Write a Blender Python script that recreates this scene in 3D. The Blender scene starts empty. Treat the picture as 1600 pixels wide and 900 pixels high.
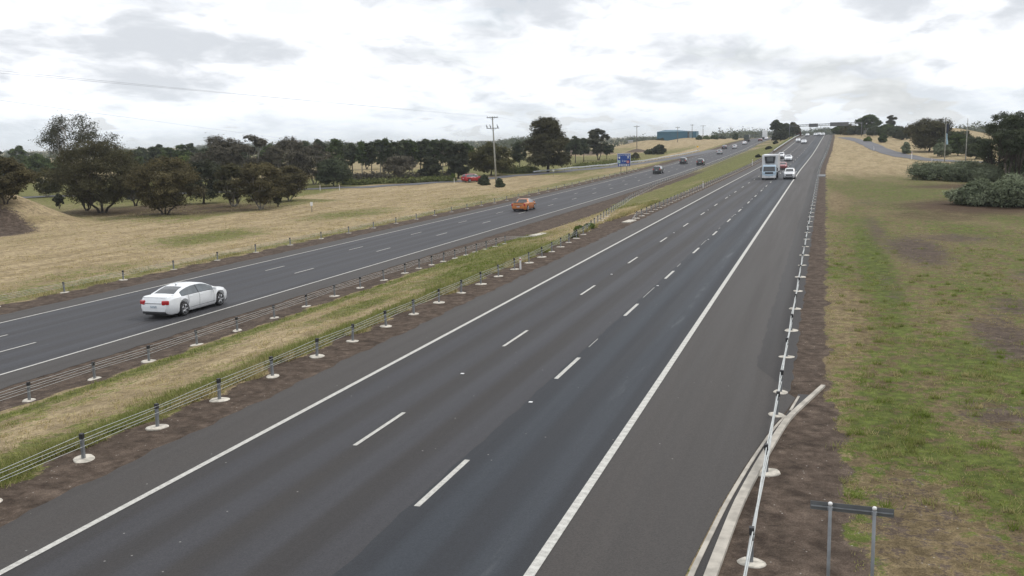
import bpy, bmesh, math, random
import numpy as np
from mathutils import Vector, Matrix, Euler
R = math.radians
PI = math.pi
scene = bpy.context.scene
C = bpy.data.collections.new('motorway'); scene.collection.children.link(C)

# ------------------------------------------------------------------ camera
CAM_F, CAM_P, CAM_Y, CAM_R, CAM_H = 1476.66, .1561478, .3202974, .0239176, 8.36688
fw = np.array([-math.sin(CAM_Y)*math.cos(CAM_P), math.cos(CAM_Y)*math.cos(CAM_P), -math.sin(CAM_P)])
rt = np.cross(fw, [0, 0, 1]); rt /= np.linalg.norm(rt); up = np.cross(rt, fw)
_c, _s = math.cos(CAM_R), math.sin(CAM_R)
rt, up = _c*rt - _s*up, _c*up + _s*rt
cd = bpy.data.cameras.new('camera'); cam = bpy.data.objects.new('camera', cd); C.objects.link(cam)
cd.sensor_width = 36; cd.lens = 36*CAM_F/1600; cd.clip_start = .1; cd.clip_end = 20000
cam.matrix_world = Matrix(((rt[0], up[0], -fw[0], 0), (rt[1], up[1], -fw[1], 0), (rt[2], up[2], -fw[2], CAM_H), (0, 0, 0, 1)))
scene.camera = cam

# ------------------------------------------------------------------ the lie of the land
def sstep(a, b, x):
    t = np.clip((np.asarray(x, float)-a)/(b-a), 0, 1); return t*t*(3-2*t)
YR = [-100, 160, 220, 250, 280, 320, 360, 400, 450, 500, 550, 600, 700, 900, 1500, 9000]
ZRv = [0, 0, -.05, .15, .6, 1.5, 2.6, 3.6, 4.75, 5.7, 6.3, 6.5, 6.2, 3, 0, 0]
DXv = [0, 0, 0, .3, .8, 1.6, 2.3, 2.85, 3.5, 4.1, 4.5, 4.6, 4.6, 4.6, 4.6, 4.6]
YL = [-100, 150, 190, 240, 296, 360, 430, 510, 560, 620, 680, 760, 950, 1500, 9000]
ZLv = [-1.42, -1.42, -1.3, -1.0, -.55, .25, 1.2, 3.0, 3.8, 4.5, 4.9, 4.9, 2.5, -.5, -1.0]
_yy = np.arange(-100, 9000, 2.0)
def _sm(y, v, k=11):
    f = np.interp(_yy, y, v); ker = np.hanning(k+2)[1:-1]; ker /= ker.sum()
    p = np.pad(f, (k//2, k//2), mode='edge'); return np.convolve(p, ker, 'valid')
_zr, _dx, _zl = _sm(YR, ZRv), _sm(YR, DXv), _sm(YL, ZLv)
def zR(y): return np.interp(y, _yy, _zr)
def zL(y): return np.interp(y, _yy, _zl)
def dxR(y): return np.interp(y, _yy, _dx)
BUMPS = []          # (x, y, rx, ry, h)  raised-cosine mounds
def bump(x, y, rx, ry, h): BUMPS.append((x, y, rx, ry, h))
bump(-107, 96, 17.5, 15, 5.7)                                     # earth mound at the left
bump(-100, 560, 26, 60, 2.3); bump(-84, 640, 26, 70, 1.8); bump(-92, 400, 9, 16, 2.4); bump(-106, 410, 11, 14, 2.8); bump(-80, 425, 7, 18, 1.6)
bump(47, 470, 17, 75, 3.4); bump(60, 560, 28, 60, 3.0)
def T(x, y):
    x = np.asarray(x, float); y = np.asarray(y, float)
    zr, zl, dx = zR(y), zL(y), dxR(y)
    s = x-dx*sstep(-34, -19, x)
    z = zr+(zl-zr)*sstep(-18.6, -32.3, s)
    z = z+(-1.4-zl)*sstep(-88, -165, x)
    z = z+(0-zr)*sstep(50, 150, x)
    m = sstep(3, 14, x)+sstep(-52, -62, x)
    und = .16*np.sin(x*.21+1.3)*np.sin(y*.13+.4)+.1*np.sin(x*.43+y*.31)+.25*np.sin(x*.061)*np.sin(y*.047+2)
    z = z+m*und*.6
    for bx, by, rx, ry, h in BUMPS:
        d = np.sqrt(((x-bx)/rx)**2+((y-by)/ry)**2)
        z = z+h*np.where(d < 1, .5+.5*np.cos(PI*np.minimum(d, 1)), 0)
    z = z+.9*np.exp(-((x+.55*y+229)/5)**2)*sstep(-88, -100, x)*sstep(160, 190, y)*sstep(330, 300, y)*0
    far = np.hypot(x, y)
    z = z+sstep(900, 3200, far)*6*(.5+.5*np.sin(np.arctan2(x, y)*9+1))
    return z
def ray(px, py): return CAM_F*fw+(px-800)*rt-(py-450)*up
def at(px, py, dz=0.0):
    """where the sight line through a photo pixel meets the ground (dz above it)"""
    d = ray(px, py); d = d/np.linalg.norm(d)
    t = np.concatenate([np.arange(5, 800, .5), np.arange(800, 6000, 4)])
    x, y, z = d[0]*t, d[1]*t, CAM_H+d[2]*t
    g = T(x, y)+dz; k = np.argmax(z < g)
    if z[k] >= g[k]: k = len(t)-1
    if k == 0: k = 1
    a0, a1 = z[k-1]-g[k-1], z[k]-g[k]; q = a0/(a0-a1) if a0 != a1 else 0
    tt = t[k-1]+(t[k]-t[k-1])*min(max(q, 0), 1)
    X, Y = d[0]*tt, d[1]*tt
    return float(X), float(Y), float(T(X, Y))
def aty(px, py, y): d = ray(px, py); t = y/d[1]; return float(d[0]*t), float(y), float(CAM_H+d[2]*t)
def atx(px, py, x): d = ray(px, py); t = x/d[0]; return float(x), float(d[1]*t), float(CAM_H+d[2]*t)
def mpp(y, x=0): return float(np.dot(np.array([x, y, 0]), fw))/CAM_F      # metres per photo pixel at a place

# ------------------------------------------------------------------ objects, tags
def tag(o, label=None, cat=None, group=None, kind=None):
    if label: o['label'] = label
    if cat: o['category'] = cat
    if group: o['group'] = group
    if kind: o['kind'] = kind
    return o
def empty(name, loc=(0, 0, 0), rz=0, label=None, cat=None, group=None):
    o = bpy.data.objects.new(name, None); o.empty_display_size = .3
    C.objects.link(o); o.location = loc; o.rotation_euler = (0, 0, rz)
    return tag(o, label, cat, group)
def link(name, me, mat=None, parent=None):
    o = bpy.data.objects.new(name, me); C.objects.link(o)
    if mat and not me.materials:
        for m in (mat if isinstance(mat, (list, tuple)) else [mat]): me.materials.append(m)
    if parent: o.parent = parent
    return o
def npmesh(name, V, F, smooth=False, col=None, uv=None):
    """V (n,3), F (m,k) arrays with one face size"""
    V = np.asarray(V, np.float32); F = np.asarray(F, np.int32)
    me = bpy.data.meshes.new(name); k = F.shape[1]
    me.vertices.add(len(V)); me.vertices.foreach_set('co', V.ravel())
    me.loops.add(F.size); me.loops.foreach_set('vertex_index', F.ravel())
    me.polygons.add(len(F)); me.polygons.foreach_set('loop_start', np.arange(len(F), dtype=np.int32)*k)
    me.polygons.foreach_set('loop_total', np.full(len(F), k, np.int32))
    if smooth: me.polygons.foreach_set('use_smooth', np.ones(len(F), bool))
    if col is not None:
        a = me.color_attributes.new('Col', 'FLOAT_COLOR', 'POINT'); c = np.ones((len(V), 4), np.float32); c[:, :3] = col
        a.data.foreach_set('color', c.ravel())
    me.update(calc_edges=True)
    if uv is not None:
        l = me.uv_layers.new(name='UVMap'); l.data.foreach_set('uv', np.asarray(uv, np.float32)[F.ravel()].ravel())
    return me
class MB:
    def __init__(s): s.v = []; s.f = []; s.sm = []
    def add(s, V, F, smooth=False):
        n = len(s.v); s.v += [tuple(p) for p in V]; s.f += [tuple(i+n for i in f) for f in F]; s.sm += [smooth]*len(F); return s
    def box(s, c, d, bev=0, rot=None):
        bm = bmesh.new(); bmesh.ops.create_cube(bm, size=1)
        for v in bm.verts: v.co = Vector((v.co.x*d[0], v.co.y*d[1], v.co.z*d[2]))
        if bev: bmesh.ops.bevel(bm, geom=list(bm.edges), offset=bev, segments=2, affect='EDGES', profile=.6)
        M = (Euler(rot).to_matrix() if rot else Matrix.Identity(3))
        bm.verts.index_update()
        V = [M @ v.co+Vector(c) for v in bm.verts]; F = [[v.index for v in f.verts] for f in bm.faces]
        bm.free(); return s.add(V, F)
    def tube(s, path, rad, n=6, cap=True):
        path = [Vector(p) for p in path]
        if not hasattr(rad, '__len__'): rad = [rad]*len(path)
        V = []; F = []; u = None
        for i, p in enumerate(path):
            d = (path[min(i+1, len(path)-1)]-path[max(i-1, 0)])
            d = d.normalized() if d.length > 1e-9 else Vector((0, 0, 1))
            if u is None or abs(u.dot(d)) > .95: u = d.orthogonal()
            u = (u-d*u.dot(d)).normalized(); w = d.cross(u)
            for k in range(n):
                a = 2*PI*k/n; V.append(p+(u*math.cos(a)+w*math.sin(a))*rad[i])
        for i in range(len(path)-1):
            for k in range(n): F.append((i*n+k, i*n+(k+1) % n, (i+1)*n+(k+1) % n, (i+1)*n+k))
        if cap: F += [tuple(range(n))[::-1], tuple((len(path)-1)*n+k for k in range(n))]
        return s.add(V, F, True)
    def lathe(s, prof, c=(0, 0, 0), axis='z', n=24):
        V = []; F = []
        for r_, h in prof:
            for k in range(n):
                a = 2*PI*k/n; x, y = r_*math.cos(a), r_*math.sin(a)
                V.append((c[0]+x, c[1]+y, c[2]+h) if axis == 'z' else (c[0]+h, c[1]+x, c[2]+y))
        m = len(prof)
        for i in range(m-1):
            for k in range(n): F.append((i*n+k, i*n+(k+1) % n, (i+1)*n+(k+1) % n, (i+1)*n+k))
        F += [tuple(range(n))[::-1], tuple((m-1)*n+k for k in range(n))]
        return s.add(V, F, True)
    def mesh(s, name):
        me = bpy.data.meshes.new(name); me.from_pydata(s.v, [], s.f)
        me.polygons.foreach_set('use_smooth', s.sm); me.update(); return me
    def build(s, name, mat, parent=None, loc=None, label=None):
        o = link(name, s.mesh(name), mat, parent)
        if loc: o.location = loc
        if label: o['label'] = label
        bm = bmesh.new(); bm.from_mesh(o.data); bmesh.ops.recalc_face_normals(bm, faces=bm.faces); bm.to_mesh(o.data); bm.free()
        for e in ():
            pass
        return o
def copy_tree(o, parent=None):
    c = o.copy(); C.objects.link(c)
    if parent: c.parent = parent
    for ch in o.children: copy_tree(ch, c)
    return c

# ------------------------------------------------------------------ materials
class NT:
    def __init__(s, name):
        s.m = bpy.data.materials.new(name); s.m.use_nodes = True; s.t = s.m.node_tree; s.t.nodes.clear()
        s.out = s.n('ShaderNodeOutputMaterial')
    def n(s, typ, **k):
        nd = s.t.nodes.new(typ)
        for a, v in k.items(): setattr(nd, a, v)
        return nd
    def l(s, a, b): s.t.links.new(a, b)
    def val(s, sock, v):
        if hasattr(v, 'is_linked') or hasattr(v, 'links'): s.l(v, sock)
        else: sock.default_value = v
    def math(s, op, a, b=0.0, c=None, clamp=False):
        nd = s.n('ShaderNodeMath', operation=op); nd.use_clamp = clamp
        s.val(nd.inputs[0], a); s.val(nd.inputs[1], b)
        if c is not None: s.val(nd.inputs[2], c)
        return nd.outputs[0]
    def mix(s, f, a, b, mode='MIX'):
        nd = s.n('ShaderNodeMix', data_type='RGBA', blend_type=mode)
        s.val(nd.inputs[0], f)
        for sk, v in ((nd.inputs[6], a), (nd.inputs[7], b)):
            if isinstance(v, tuple): sk.default_value = (*v[:3], 1)
            else: s.l(v, sk)
        return nd.outputs[2]
    def pos(s): return s.n('ShaderNodeNewGeometry').outputs['Position']
    def uv(s): return s.n('ShaderNodeTexCoord').outputs['UV']
    def obj(s): return s.n('ShaderNodeTexCoord').outputs['Object']
    def scale(s, v, sc, loc=(0, 0, 0)):
        nd = s.n('ShaderNodeMapping'); s.l(v, nd.inputs[0]); nd.inputs['Scale'].default_value = sc; nd.inputs['Location'].default_value = loc
        return nd.outputs[0]
    def noise(s, v, sc, det=4, rough=.55, dist=0):
        nd = s.n('ShaderNodeTexNoise'); s.l(v, nd.inputs['Vector']); nd.inputs['Scale'].default_value = sc
        nd.inputs['Detail'].default_value = det; nd.inputs['Roughness'].default_value = rough; nd.inputs['Distortion'].default_value = dist
        return nd.outputs[0]
    def rng(s, x, a, b, c=0.0, d=1.0, smooth=True):
        nd = s.n('ShaderNodeMapRange'); nd.interpolation_type = 'SMOOTHSTEP' if smooth else 'LINEAR'
        s.val(nd.inputs[0], x); nd.inputs[1].default_value = a; nd.inputs[2].default_value = b; nd.inputs[3].default_value = c; nd.inputs[4].default_value = d
        return nd.outputs[0]
    def bsdf(s, col, rough=.8, metal=0.0, spec=.5, bump=None, bs=.3, bd=.02, **k):
        b = s.n('ShaderNodeBsdfPrincipled')
        if isinstance(col, tuple): b.inputs['Base Color'].default_value = (*col[:3], 1)
        else: s.l(col, b.inputs['Base Color'])
        s.val(b.inputs['Roughness'], rough); b.inputs['Metallic'].default_value = metal; b.inputs['Specular IOR Level'].default_value = spec
        for kk, v in k.items(): b.inputs[kk.replace('_', ' ')].default_value = v
        if bump is not None:
            nd = s.n('ShaderNodeBump'); s.l(bump, nd.inputs['Height']); nd.inputs['Strength'].default_value = bs; nd.inputs['Distance'].default_value = bd
            s.l(nd.outputs[0], b.inputs['Normal'])
        s.l(b.outputs[0], s.out.inputs[0]); return s.m
def plain(name, col, rough=.6, metal=0.0, var=.12, spec=.5, sc=3.0, **k):
    t = NT(name); nz = t.noise(t.obj(), sc, 4)
    c = t.mix(t.rng(nz, .3, .7), tuple(x*(1-var) for x in col), tuple(min(1, x*(1+var)) for x in col))
    return t.bsdf(c, rough, metal, spec, **k)
def leaf_mat(name, a, b, trans=.2):
    t = NT(name); at_ = t.n('ShaderNodeVertexColor', layer_name='Col').outputs[0]
    sep = t.n('ShaderNodeSeparateColor'); t.l(at_, sep.inputs[0])
    c = t.mix(sep.outputs[0], a, b)
    c = t.mix(1.0, c, t.n('ShaderNodeCombineColor').outputs[0], 'MIX') if False else c
    hs = t.n('ShaderNodeHueSaturation'); t.l(c, hs.inputs['Color']); t.l(t.rng(sep.outputs[1], 0, 1, .72, 1.3, False), hs.inputs['Value'])
    d = t.n('ShaderNodeBsdfDiffuse'); t.l(hs.outputs[0], d.inputs[0]); tr = t.n('ShaderNodeBsdfTranslucent'); t.l(hs.outputs[0], tr.inputs[0])
    mx = t.n('ShaderNodeMixShader'); mx.inputs[0].default_value = trans; t.l(d.outputs[0], mx.inputs[1]); t.l(tr.outputs[0], mx.inputs[2])
    t.l(mx.outputs[0], t.out.inputs[0]); return t.m
M = {}
M['steel'] = plain('galvanised_steel', (.2, .21, .22), .5, .3, .2)
M['rope'] = plain('wire_rope', (.52, .54, .53), .6, .1, .15); M['rail'] = plain('galvanised_rail', (.5, .52, .52), .5, .3, .15)
M['black'] = plain('black_plastic', (.02, .02, .022), .5)
M['concrete'] = plain('concrete', (.50, .465, .40), .9, var=.3, sc=7)
M['kerb'] = plain('kerb_concrete', (.40, .37, .32), .9, var=.2, sc=2.5)
M['white'] = plain('white_plastic', (.75, .75, .74), .5)
M['tyre'] = plain('tyre_rubber', (.018, .018, .02), .75)
M['rim'] = plain('alloy_rim', (.45, .46, .48), .35, .7)
M['glass'] = plain('car_glass', (.03, .035, .04), .06, 0, .1, spec=.8)
M['glass_sky_tint'] = plain('side_glass_reflection_tint', (.10, .115, .125), .04, 0, .25, spec=1.0, sc=2.2)  # sky reflection painted in as a paler, mottled base colour
M['chrome'] = plain('bright_trim', (.55, .56, .58), .25, .8)
M['darktrim'] = plain('dark_trim', (.025, .025, .028), .55)
M['red'] = plain('tail_lamp_red', (.42, .015, .02), .25)
M['headlamp'] = plain('headlamp_lens', (.62, .65, .68), .15)
M['orange_lamp'] = plain('indicator_amber', (.6, .2, .02), .3)
M['plate'] = plain('number_plate', (.45, .5, .55), .5, var=.35, sc=14)
M['wood'] = plain('weathered_timber', (.14, .125, .11), .9, var=.25)
M['palewood'] = plain('pale_timber', (.3, .3, .27), .9, var=.2)
M['bark'] = plain('bark', (.062, .05, .042), .95, var=.35, sc=2)
M['palebark'] = plain('pale_bark', (.27, .25, .215), .9, var=.3, sc=1.5)
M['signback'] = plain('sign_back_grey', (.12, .125, .128), .6, .2)
M['blue'] = plain('sign_blue', (.012, .06, .27), .5)
M['yellow'] = plain('sign_yellow', (.75, .42, .03), .5)
M['bluewall'] = None
def paint(name, col, rough=.25): return plain(name, col, rough, 0, .03, spec=.5, Coat_Weight=.6, Coat_Roughness=.08)

# ------------------------------------------------------------------ sky and sun
SUN_EL, SUN_AZ = R(52), R(40)           # azimuth measured from +Y towards +X
w = bpy.data.worlds.new('World'); scene.world = w; w.use_nodes = True
t = w.node_tree; t.nodes.clear()
def wn(typ, **k):
    nd = t.nodes.new(typ)
    for a, v in k.items(): setattr(nd, a, v)
    return nd
wo = wn('ShaderNodeOutputWorld'); sky = wn('ShaderNodeTexSky', sky_type='NISHITA'); sky.sun_disc = False
sky.sun_elevation = SUN_EL; sky.sun_rotation = SUN_AZ; sky.air_density = 1.0; sky.dust_density = 2.0; sky.ozone_density = 1.5
bg = wn('ShaderNodeBackground'); t.links.new(sky.outputs[0], bg.inputs[0]); bg.inputs[1].default_value = .1
tc = wn('ShaderNodeTexCoord'); nrm = wn('ShaderNodeVectorMath', operation='NORMALIZE'); t.links.new(tc.outputs['Generated'], nrm.inputs[0])
sx = wn('ShaderNodeSeparateXYZ'); t.links.new(nrm.outputs[0], sx.inputs[0])
def wm(op, a, b=0.0, clamp=False):
    nd = wn('ShaderNodeMath', operation=op); nd.use_clamp = clamp
    for i, v in enumerate((a, b)):
        if hasattr(v, 'links'): t.links.new(v, nd.inputs[i])
        else: nd.inputs[i].default_value = v
    return nd.outputs[0]
def wr(x, a, b, c=0.0, d=1.0):
    nd = wn('ShaderNodeMapRange'); nd.interpolation_type = 'SMOOTHSTEP'; t.links.new(x, nd.inputs[0])
    for i, v in enumerate((a, b, c, d)): nd.inputs[i+1].default_value = v
    return nd.outputs[0]
zc = wm('MAXIMUM', sx.outputs[2], 0.0); inv = wm('DIVIDE', 1.0, wm('ADD', zc, .24))
cb = wn('ShaderNodeCombineXYZ'); t.links.new(wm('MULTIPLY', sx.outputs[0], inv), cb.inputs[0]); t.links.new(wm('MULTIPLY', sx.outputs[1], inv), cb.inputs[1])
def wnoise(sc, det, rough, off, dist=0.0):
    mp = wn('ShaderNodeMapping'); t.links.new(cb.outputs[0], mp.inputs[0]); mp.inputs['Location'].default_value = off
    mp.inputs['Rotation'].default_value = (0, 0, -CAM_Y); mp.inputs['Scale'].default_value = (1, .8, 1)
    nz = wn('ShaderNodeTexNoise'); t.links.new(mp.outputs[0], nz.inputs['Vector'])
    nz.inputs['Scale'].default_value = sc; nz.inputs['Detail'].default_value = det; nz.inputs['Roughness'].default_value = rough; nz.inputs['Distortion'].default_value = dist
    return nz.outputs[0]
n1 = wnoise(1.85, 5, .48, (3.1, 1.7, 0), .2); n2 = wnoise(5.6, 6, .58, (7.3, 4.2, 0), .35); n3 = wnoise(1.1, 3, .5, (1.4, 9.2, 0))
shade = wr(wm('ADD', wm('MULTIPLY', n1, .66), wm('MULTIPLY', n2, .34)), .442, .60)      # grey bellies
cov = wr(wm('ADD', wm('MULTIPLY', n3, .6), wm('MULTIPLY', n2, .4)), .36, .47)           # veil over the blue
mc = wn('ShaderNodeMix', data_type='RGBA'); t.links.new(shade, mc.inputs[0])
mc.inputs[6].default_value = (1.25, 1.27, 1.31, 1); mc.inputs[7].default_value = (.73, .765, .815, 1)
hz = wn('ShaderNodeMix', data_type='RGBA'); t.links.new(wr(zc, .0, .075, .62, 0), hz.inputs[0]); t.links.new(mc.outputs[2], hz.inputs[6]); hz.inputs[7].default_value = (.78, .86, .93, 1)
bg2 = wn('ShaderNodeBackground'); t.links.new(hz.outputs[2], bg2.inputs[0]); bg2.inputs[1].default_value = 1.0
mxs = wn('ShaderNodeMixShader'); t.links.new(wm('MAXIMUM', cov, .72), mxs.inputs[0]); t.links.new(bg.outputs[0], mxs.inputs[1]); t.links.new(bg2.outputs[0], mxs.inputs[2])
t.links.new(mxs.outputs[0], wo.inputs[0])
ld = bpy.data.lights.new('sun', 'SUN'); ld.energy = 1.5; ld.angle = R(14); ld.color = (1, .96, .9)
sun = bpy.data.objects.new('sun', ld); C.objects.link(sun); sun.location = (60, 60, 200)
sd = Vector((math.sin(SUN_AZ)*math.cos(SUN_EL), math.cos(SUN_AZ)*math.cos(SUN_EL), math.sin(SUN_EL)))
sun.rotation_euler = sd.to_track_quat('Z', 'Y').to_euler()
scene.view_settings.view_transform = 'Standard'; scene.view_settings.look = 'None'; scene.view_settings.gamma = 1
scene.view_settings.exposure = 0.0; scene.view_settings.use_curve_mapping = False
cy = scene.cycles
cy.use_denoising = True; cy.max_bounces = 6; cy.diffuse_bounces = 3; cy.glossy_bounces = 3; cy.transparent_max_bounces = 8; cy.volume_bounces = 1
cy.sample_clamp_indirect = 4

# ------------------------------------------------------------------ ground sheet
def graded(segs):
    o = []
    for a, b, st in segs: o += list(np.arange(a, b, st))
    return np.array(o+[segs[-1][1]])
YS = graded([(-60, 10, 5), (10, 80, .5), (80, 140, 1), (140, 260, 2), (260, 400, 4), (400, 720, 8), (720, 1200, 24), (1200, 3000, 150), (3000, 9000, 750)])
XS = graded([(-7000, -1000, 600), (-1000, -240, 40), (-240, -140, 5), (-140, -55, 1.0), (-55, -33, .5), (-33, -17, .35), (-17, -1.4, 1.2), (-1.4, 16, .35), (16, 40, 1), (40, 120, 4), (120, 400, 40), (400, 7000, 600)])
SX, SY = np.meshgrid(XS, YS)
GX = SX+dxR(SY)*sstep(-34, -19, SX); GZ = T(GX, SY)
# ground cover: R bare earth, G green, B dark red-brown mulch
def ell(x, y, cx, cy_, rx, ry, soft=.5):
    d = np.sqrt(((x-cx)/rx)**2+((y-cy_)/ry)**2); return 1-sstep(1-soft, 1+soft, d)
def band(s, a, b, e=.25): return sstep(a-e, a+e, s)*(1-sstep(b-e, b+e, s))
rs = np.random.RandomState(5)
S, Y_ = SX, SY
wob = .25*np.sin(Y_*.9+np.sin(Y_*.37)*2)+.2*np.sin(Y_*2.3)
dirt = np.zeros_like(S); green = np.zeros_like(S); mulch = np.zeros_like(S)
# left field: straw with a few green patches, green beyond
field = S < -47
green = np.where(field, .08+.08*np.sin(S*.15+Y_*.03), green)
gr_line = -62-.19*Y_                                   # beyond here the far verge turns green
green = np.maximum(green, np.where(field, .75*(1-sstep(-3, 4, S-gr_line+1.5))*sstep(110, 150, Y_-.0*S), 0))
green = np.maximum(green, np.where(field, .62*(1-sstep(-82, -77, S))*(Y_ < 150), 0)*sstep(96, 112, Y_+.35*(S+90)))
for cx, cy_, rx, ry, v in ((-64, 88, 5, 9, .75), (-62, 118, 5, 12, .65), (-56, 60, 3, 8, .5), (-53, 50, 2.5, 14, .6), (-55, 150, 5, 20, .55), (-53, 205, 3, 45, .6), (-60, 260, 8, 60, .45)):
    green = np.maximum(green, v*ell(S, Y_, cx, cy_, rx, ry, .7))
green = np.where(field, np.maximum(green, .62*band(S, -52.3, -49.8, .8)), green)
green = np.where((S < -70-.09*(Y_-240)) & (Y_ > 235), np.where(S > -135, .62, .40)+.1*np.sin(S*.05+Y_*.02), green)
dirt = np.maximum(dirt, 1.0*ell(S, Y_, -98, 89, 7.5, 5, .5))
green = np.maximum(green, np.where((S < -60) & (S > -125) & (Y_ > 235) & (Y_ < 520), .66*(1-ell(S, Y_, -95, 520, 30, 90, .5)), 0))
mulch = np.maximum(mulch, .72*ell(S, Y_, -99, 126, 24, 15, .5)*(S < -80)); mulch = np.maximum(mulch, .5*ell(S, Y_, -106, 82, 10, 9, .6))
dirt = np.maximum(dirt, band(S+wob, -50.1, -46.6, .3))
# median
med = (S > -33) & (S < -17)
green = np.where(med, .50+.22*np.sin(Y_*.11)+.12*np.sin(Y_*.37+1), green)
green = np.where(med, np.maximum(green, .95*band(S, -21.6, -19.7, .6)), green); green = np.where(med, np.maximum(green, .95*band(S, -28.4, -26.9, .5)*(Y_ < 90)), green)
for cx, cy_, rx, ry, v in ((-22.5, 63, 2.5, 12, 1), (-24, 45, 1.3, 6, .85), (-25.5, 70, 2, 8, .9), (-25, 150, 5, 32, .75), (-26, 230, 6, 70, .95), (-26, 330, 7, 120, 1)):
    green = np.where(med, np.maximum(green, v*ell(S, Y_, cx, cy_, rx, ry, .5)), green)
dry_m = ell(S, Y_, -21.5, 98, 2.6, 20, .5)+ell(S, Y_, -23.8, 30, 1.6, 12, .6); green = np.where(med, green*(1-.75*np.minimum(dry_m, 1)), green)
dirt = np.maximum(dirt, band(S+wob, -19.75, -16.5, .25)); dirt = np.maximum(dirt, band(S-wob, -33, -28.5, .3)*(1-sstep(200, 260, Y_)*.6))
dirt = np.maximum(dirt, 1.0*ell(S, Y_, -29.3, 108, 3.2, 24, .3))
dirt = np.where(med & (Y_ > 70) & (Y_ < 100), np.maximum(dirt, band(S+wob*1.5, -20.6, -16.5, .4)), dirt)
# right verge
rv = S > -2.5
green = np.where(rv, .47+.07*np.sin(S*.9+Y_*.12)+.05*np.sin(Y_*.33+S*.4), green)
green = np.where(rv, green*(1-sstep(170, 215, Y_)*.72), green)
for cx, cy_, rx, ry, v in ((3.2, 66, 1.2, 30, .85), (2.2, 27, 1.6, 8, .75), (6, 36, 3, 8, .7), (10, 140, 9, 32, .60), (5, 160, 4, 22, .56), (4, 24, 2, 4, .7)):
    green = np.where(rv, np.maximum(green, v*ell(S, Y_, cx, cy_, rx, ry, .7)), green)
for cx, cy_, rx, ry, v in ((1.6, 120, 1.0, 16, .0), (2.4, 19, 1.0, 5, .2), (1.2, 46, .8, 8, .25)):
    green = np.where(rv, green*(1-(1-v)*ell(S, Y_, cx, cy_, rx, ry, .7)), green)
dirt = np.where(rv, np.maximum(dirt, band(S+wob*.5, -2.6, .28+np.maximum(0, .035*(34-Y_)), .2)), dirt)
for cx, cy_, rx, ry, v in ((6.4, 72, 2.3, 11, .75), (7.2, 42, 1.6, 6, .7), (4.2, 85, 1.2, 22, .55), (9.5, 80, 4, 5, .6), (5, 30, 1.5, 2.2, .6), (2.0, 21, 1.3, 5, .55), (9, 49, 2, 4, .6), (5, 118, 3.5, 9, .45), (3.6, 54, .8, 8, .5), (9, 28, 1.6, 3, .5), (3.8, 20.5, .9, 1.6, .45), (12, 60, 3, 5, .5)):
    dirt = np.where(rv, np.maximum(dirt, .95*v*ell(S, Y_, cx, cy_, rx, ry, .8)), dirt)
mulch = np.where(rv, np.maximum(mulch, ell(S, Y_, 16, 112, 9, 12, .75)*.85), mulch); mulch = np.where(rv, np.maximum(mulch, ell(S, Y_, 18, 152, 8, 9, .7)*.7), mulch); mulch = np.where(rv, np.maximum(mulch, .55*ell(S, Y_, 10.5, 101, 5, 8, .5)), mulch)
green = np.where((S > 30) & (Y_ > 240), .25, green)
for bx, by, rx, ry, h in BUMPS[1:]:
    dirt = np.maximum(dirt, (1.0 if by < 440 and bx < 0 else .36)*ell(GX, SY, bx, by, rx*.75, ry*.75, .6))
    green = green*(1-.6*ell(GX, SY, bx, by, rx, ry, .3))
farfield = sstep(700, 1100, np.hypot(GX, SY)); green = green*(1-farfield)+farfield*(.35+.3*np.sin(GX*.004)*np.sin(SY*.006))
col = np.stack([dirt, green, mulch], -1).reshape(-1, 3)
ny, nx = SX.shape; idx = np.arange(ny*nx).reshape(ny, nx)
F = np.stack([idx[:-1, :-1], idx[:-1, 1:], idx[1:, 1:], idx[1:, :-1]], -1).reshape(-1, 4)
g = NT('ground_cover'); at_ = g.n('ShaderNodeVertexColor', layer_name='Col').outputs[0]; sp = g.n('ShaderNodeSeparateColor'); g.l(at_, sp.inputs[0])
P = g.pos()
nA = g.noise(P, .75, 7, .66); nB = g.noise(P, 2.6, 5, .65, .4); nC = g.noise(P, 9, 4, .7); nD = g.noise(g.scale(P, (.35, .05, .3)), 1.6, 5, .6)
fine = g.noise(P, 26, 3, .7)
straw = g.mix(g.rng(nB, .32, .68), (.37, .29, .175), (.55, .435, .265)); sep_ = g.n('ShaderNodeSeparateXYZ'); g.l(P, sep_.inputs[0])
straw = g.mix(g.rng(nD, .42, .62), straw, (.36, .28, .16)); straw = g.mix(g.rng(nC, .52, .75), straw, (.25, .195, .115))
rz_ = g.math('MULTIPLY', g.rng(sep_.outputs[0], -3, 2), g.rng(sep_.outputs[1], 240, 150)); tan = g.mix(g.rng(nB, .3, .7), (.115, .085, .045), (.25, .19, .10)); tan = g.mix(g.rng(nC, .5, .72), tan, (.085, .066, .036)); straw = g.mix(g.math('MULTIPLY', rz_, .8), straw, tan)
grass = g.mix(g.rng(nB, .3, .7), g.mix(g.rng(sep_.outputs[0], -16, -19), (.070, .093, .021), (.10, .115, .036)), g.mix(g.rng(sep_.outputs[0], -16, -19), (.155, .185, .044), (.245, .24, .08))); grass = g.mix(g.rng(nC, .5, .72), grass, (.14, .135, .055))
earth = g.mix(g.rng(nB, .3, .7), (.085, .063, .049), (.15, .115, .09)); earth = g.mix(g.rng(fine, .62, .78), earth, (.26, .23, .2))
mul = g.mix(g.rng(nC, .3, .7), (.06, .04, .026), (.115, .075, .05))
nE = g.noise(g.scale(P, (1, 1, 1), (31, 17, 0)), 1.9, 6, .68, .5)
br = g.math('ADD', g.math('ADD', g.math('ADD', g.math('MULTIPLY', g.math('SUBTRACT', nA, .5), 1.5), g.math('MULTIPLY', g.math('SUBTRACT', g.noise(P, .23, 3, .5), .5), .5)), g.math('MULTIPLY', g.math('SUBTRACT', nE, .5), 2.6)), g.math('MULTIPLY', g.math('SUBTRACT', nC, .5), 1.2))
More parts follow.
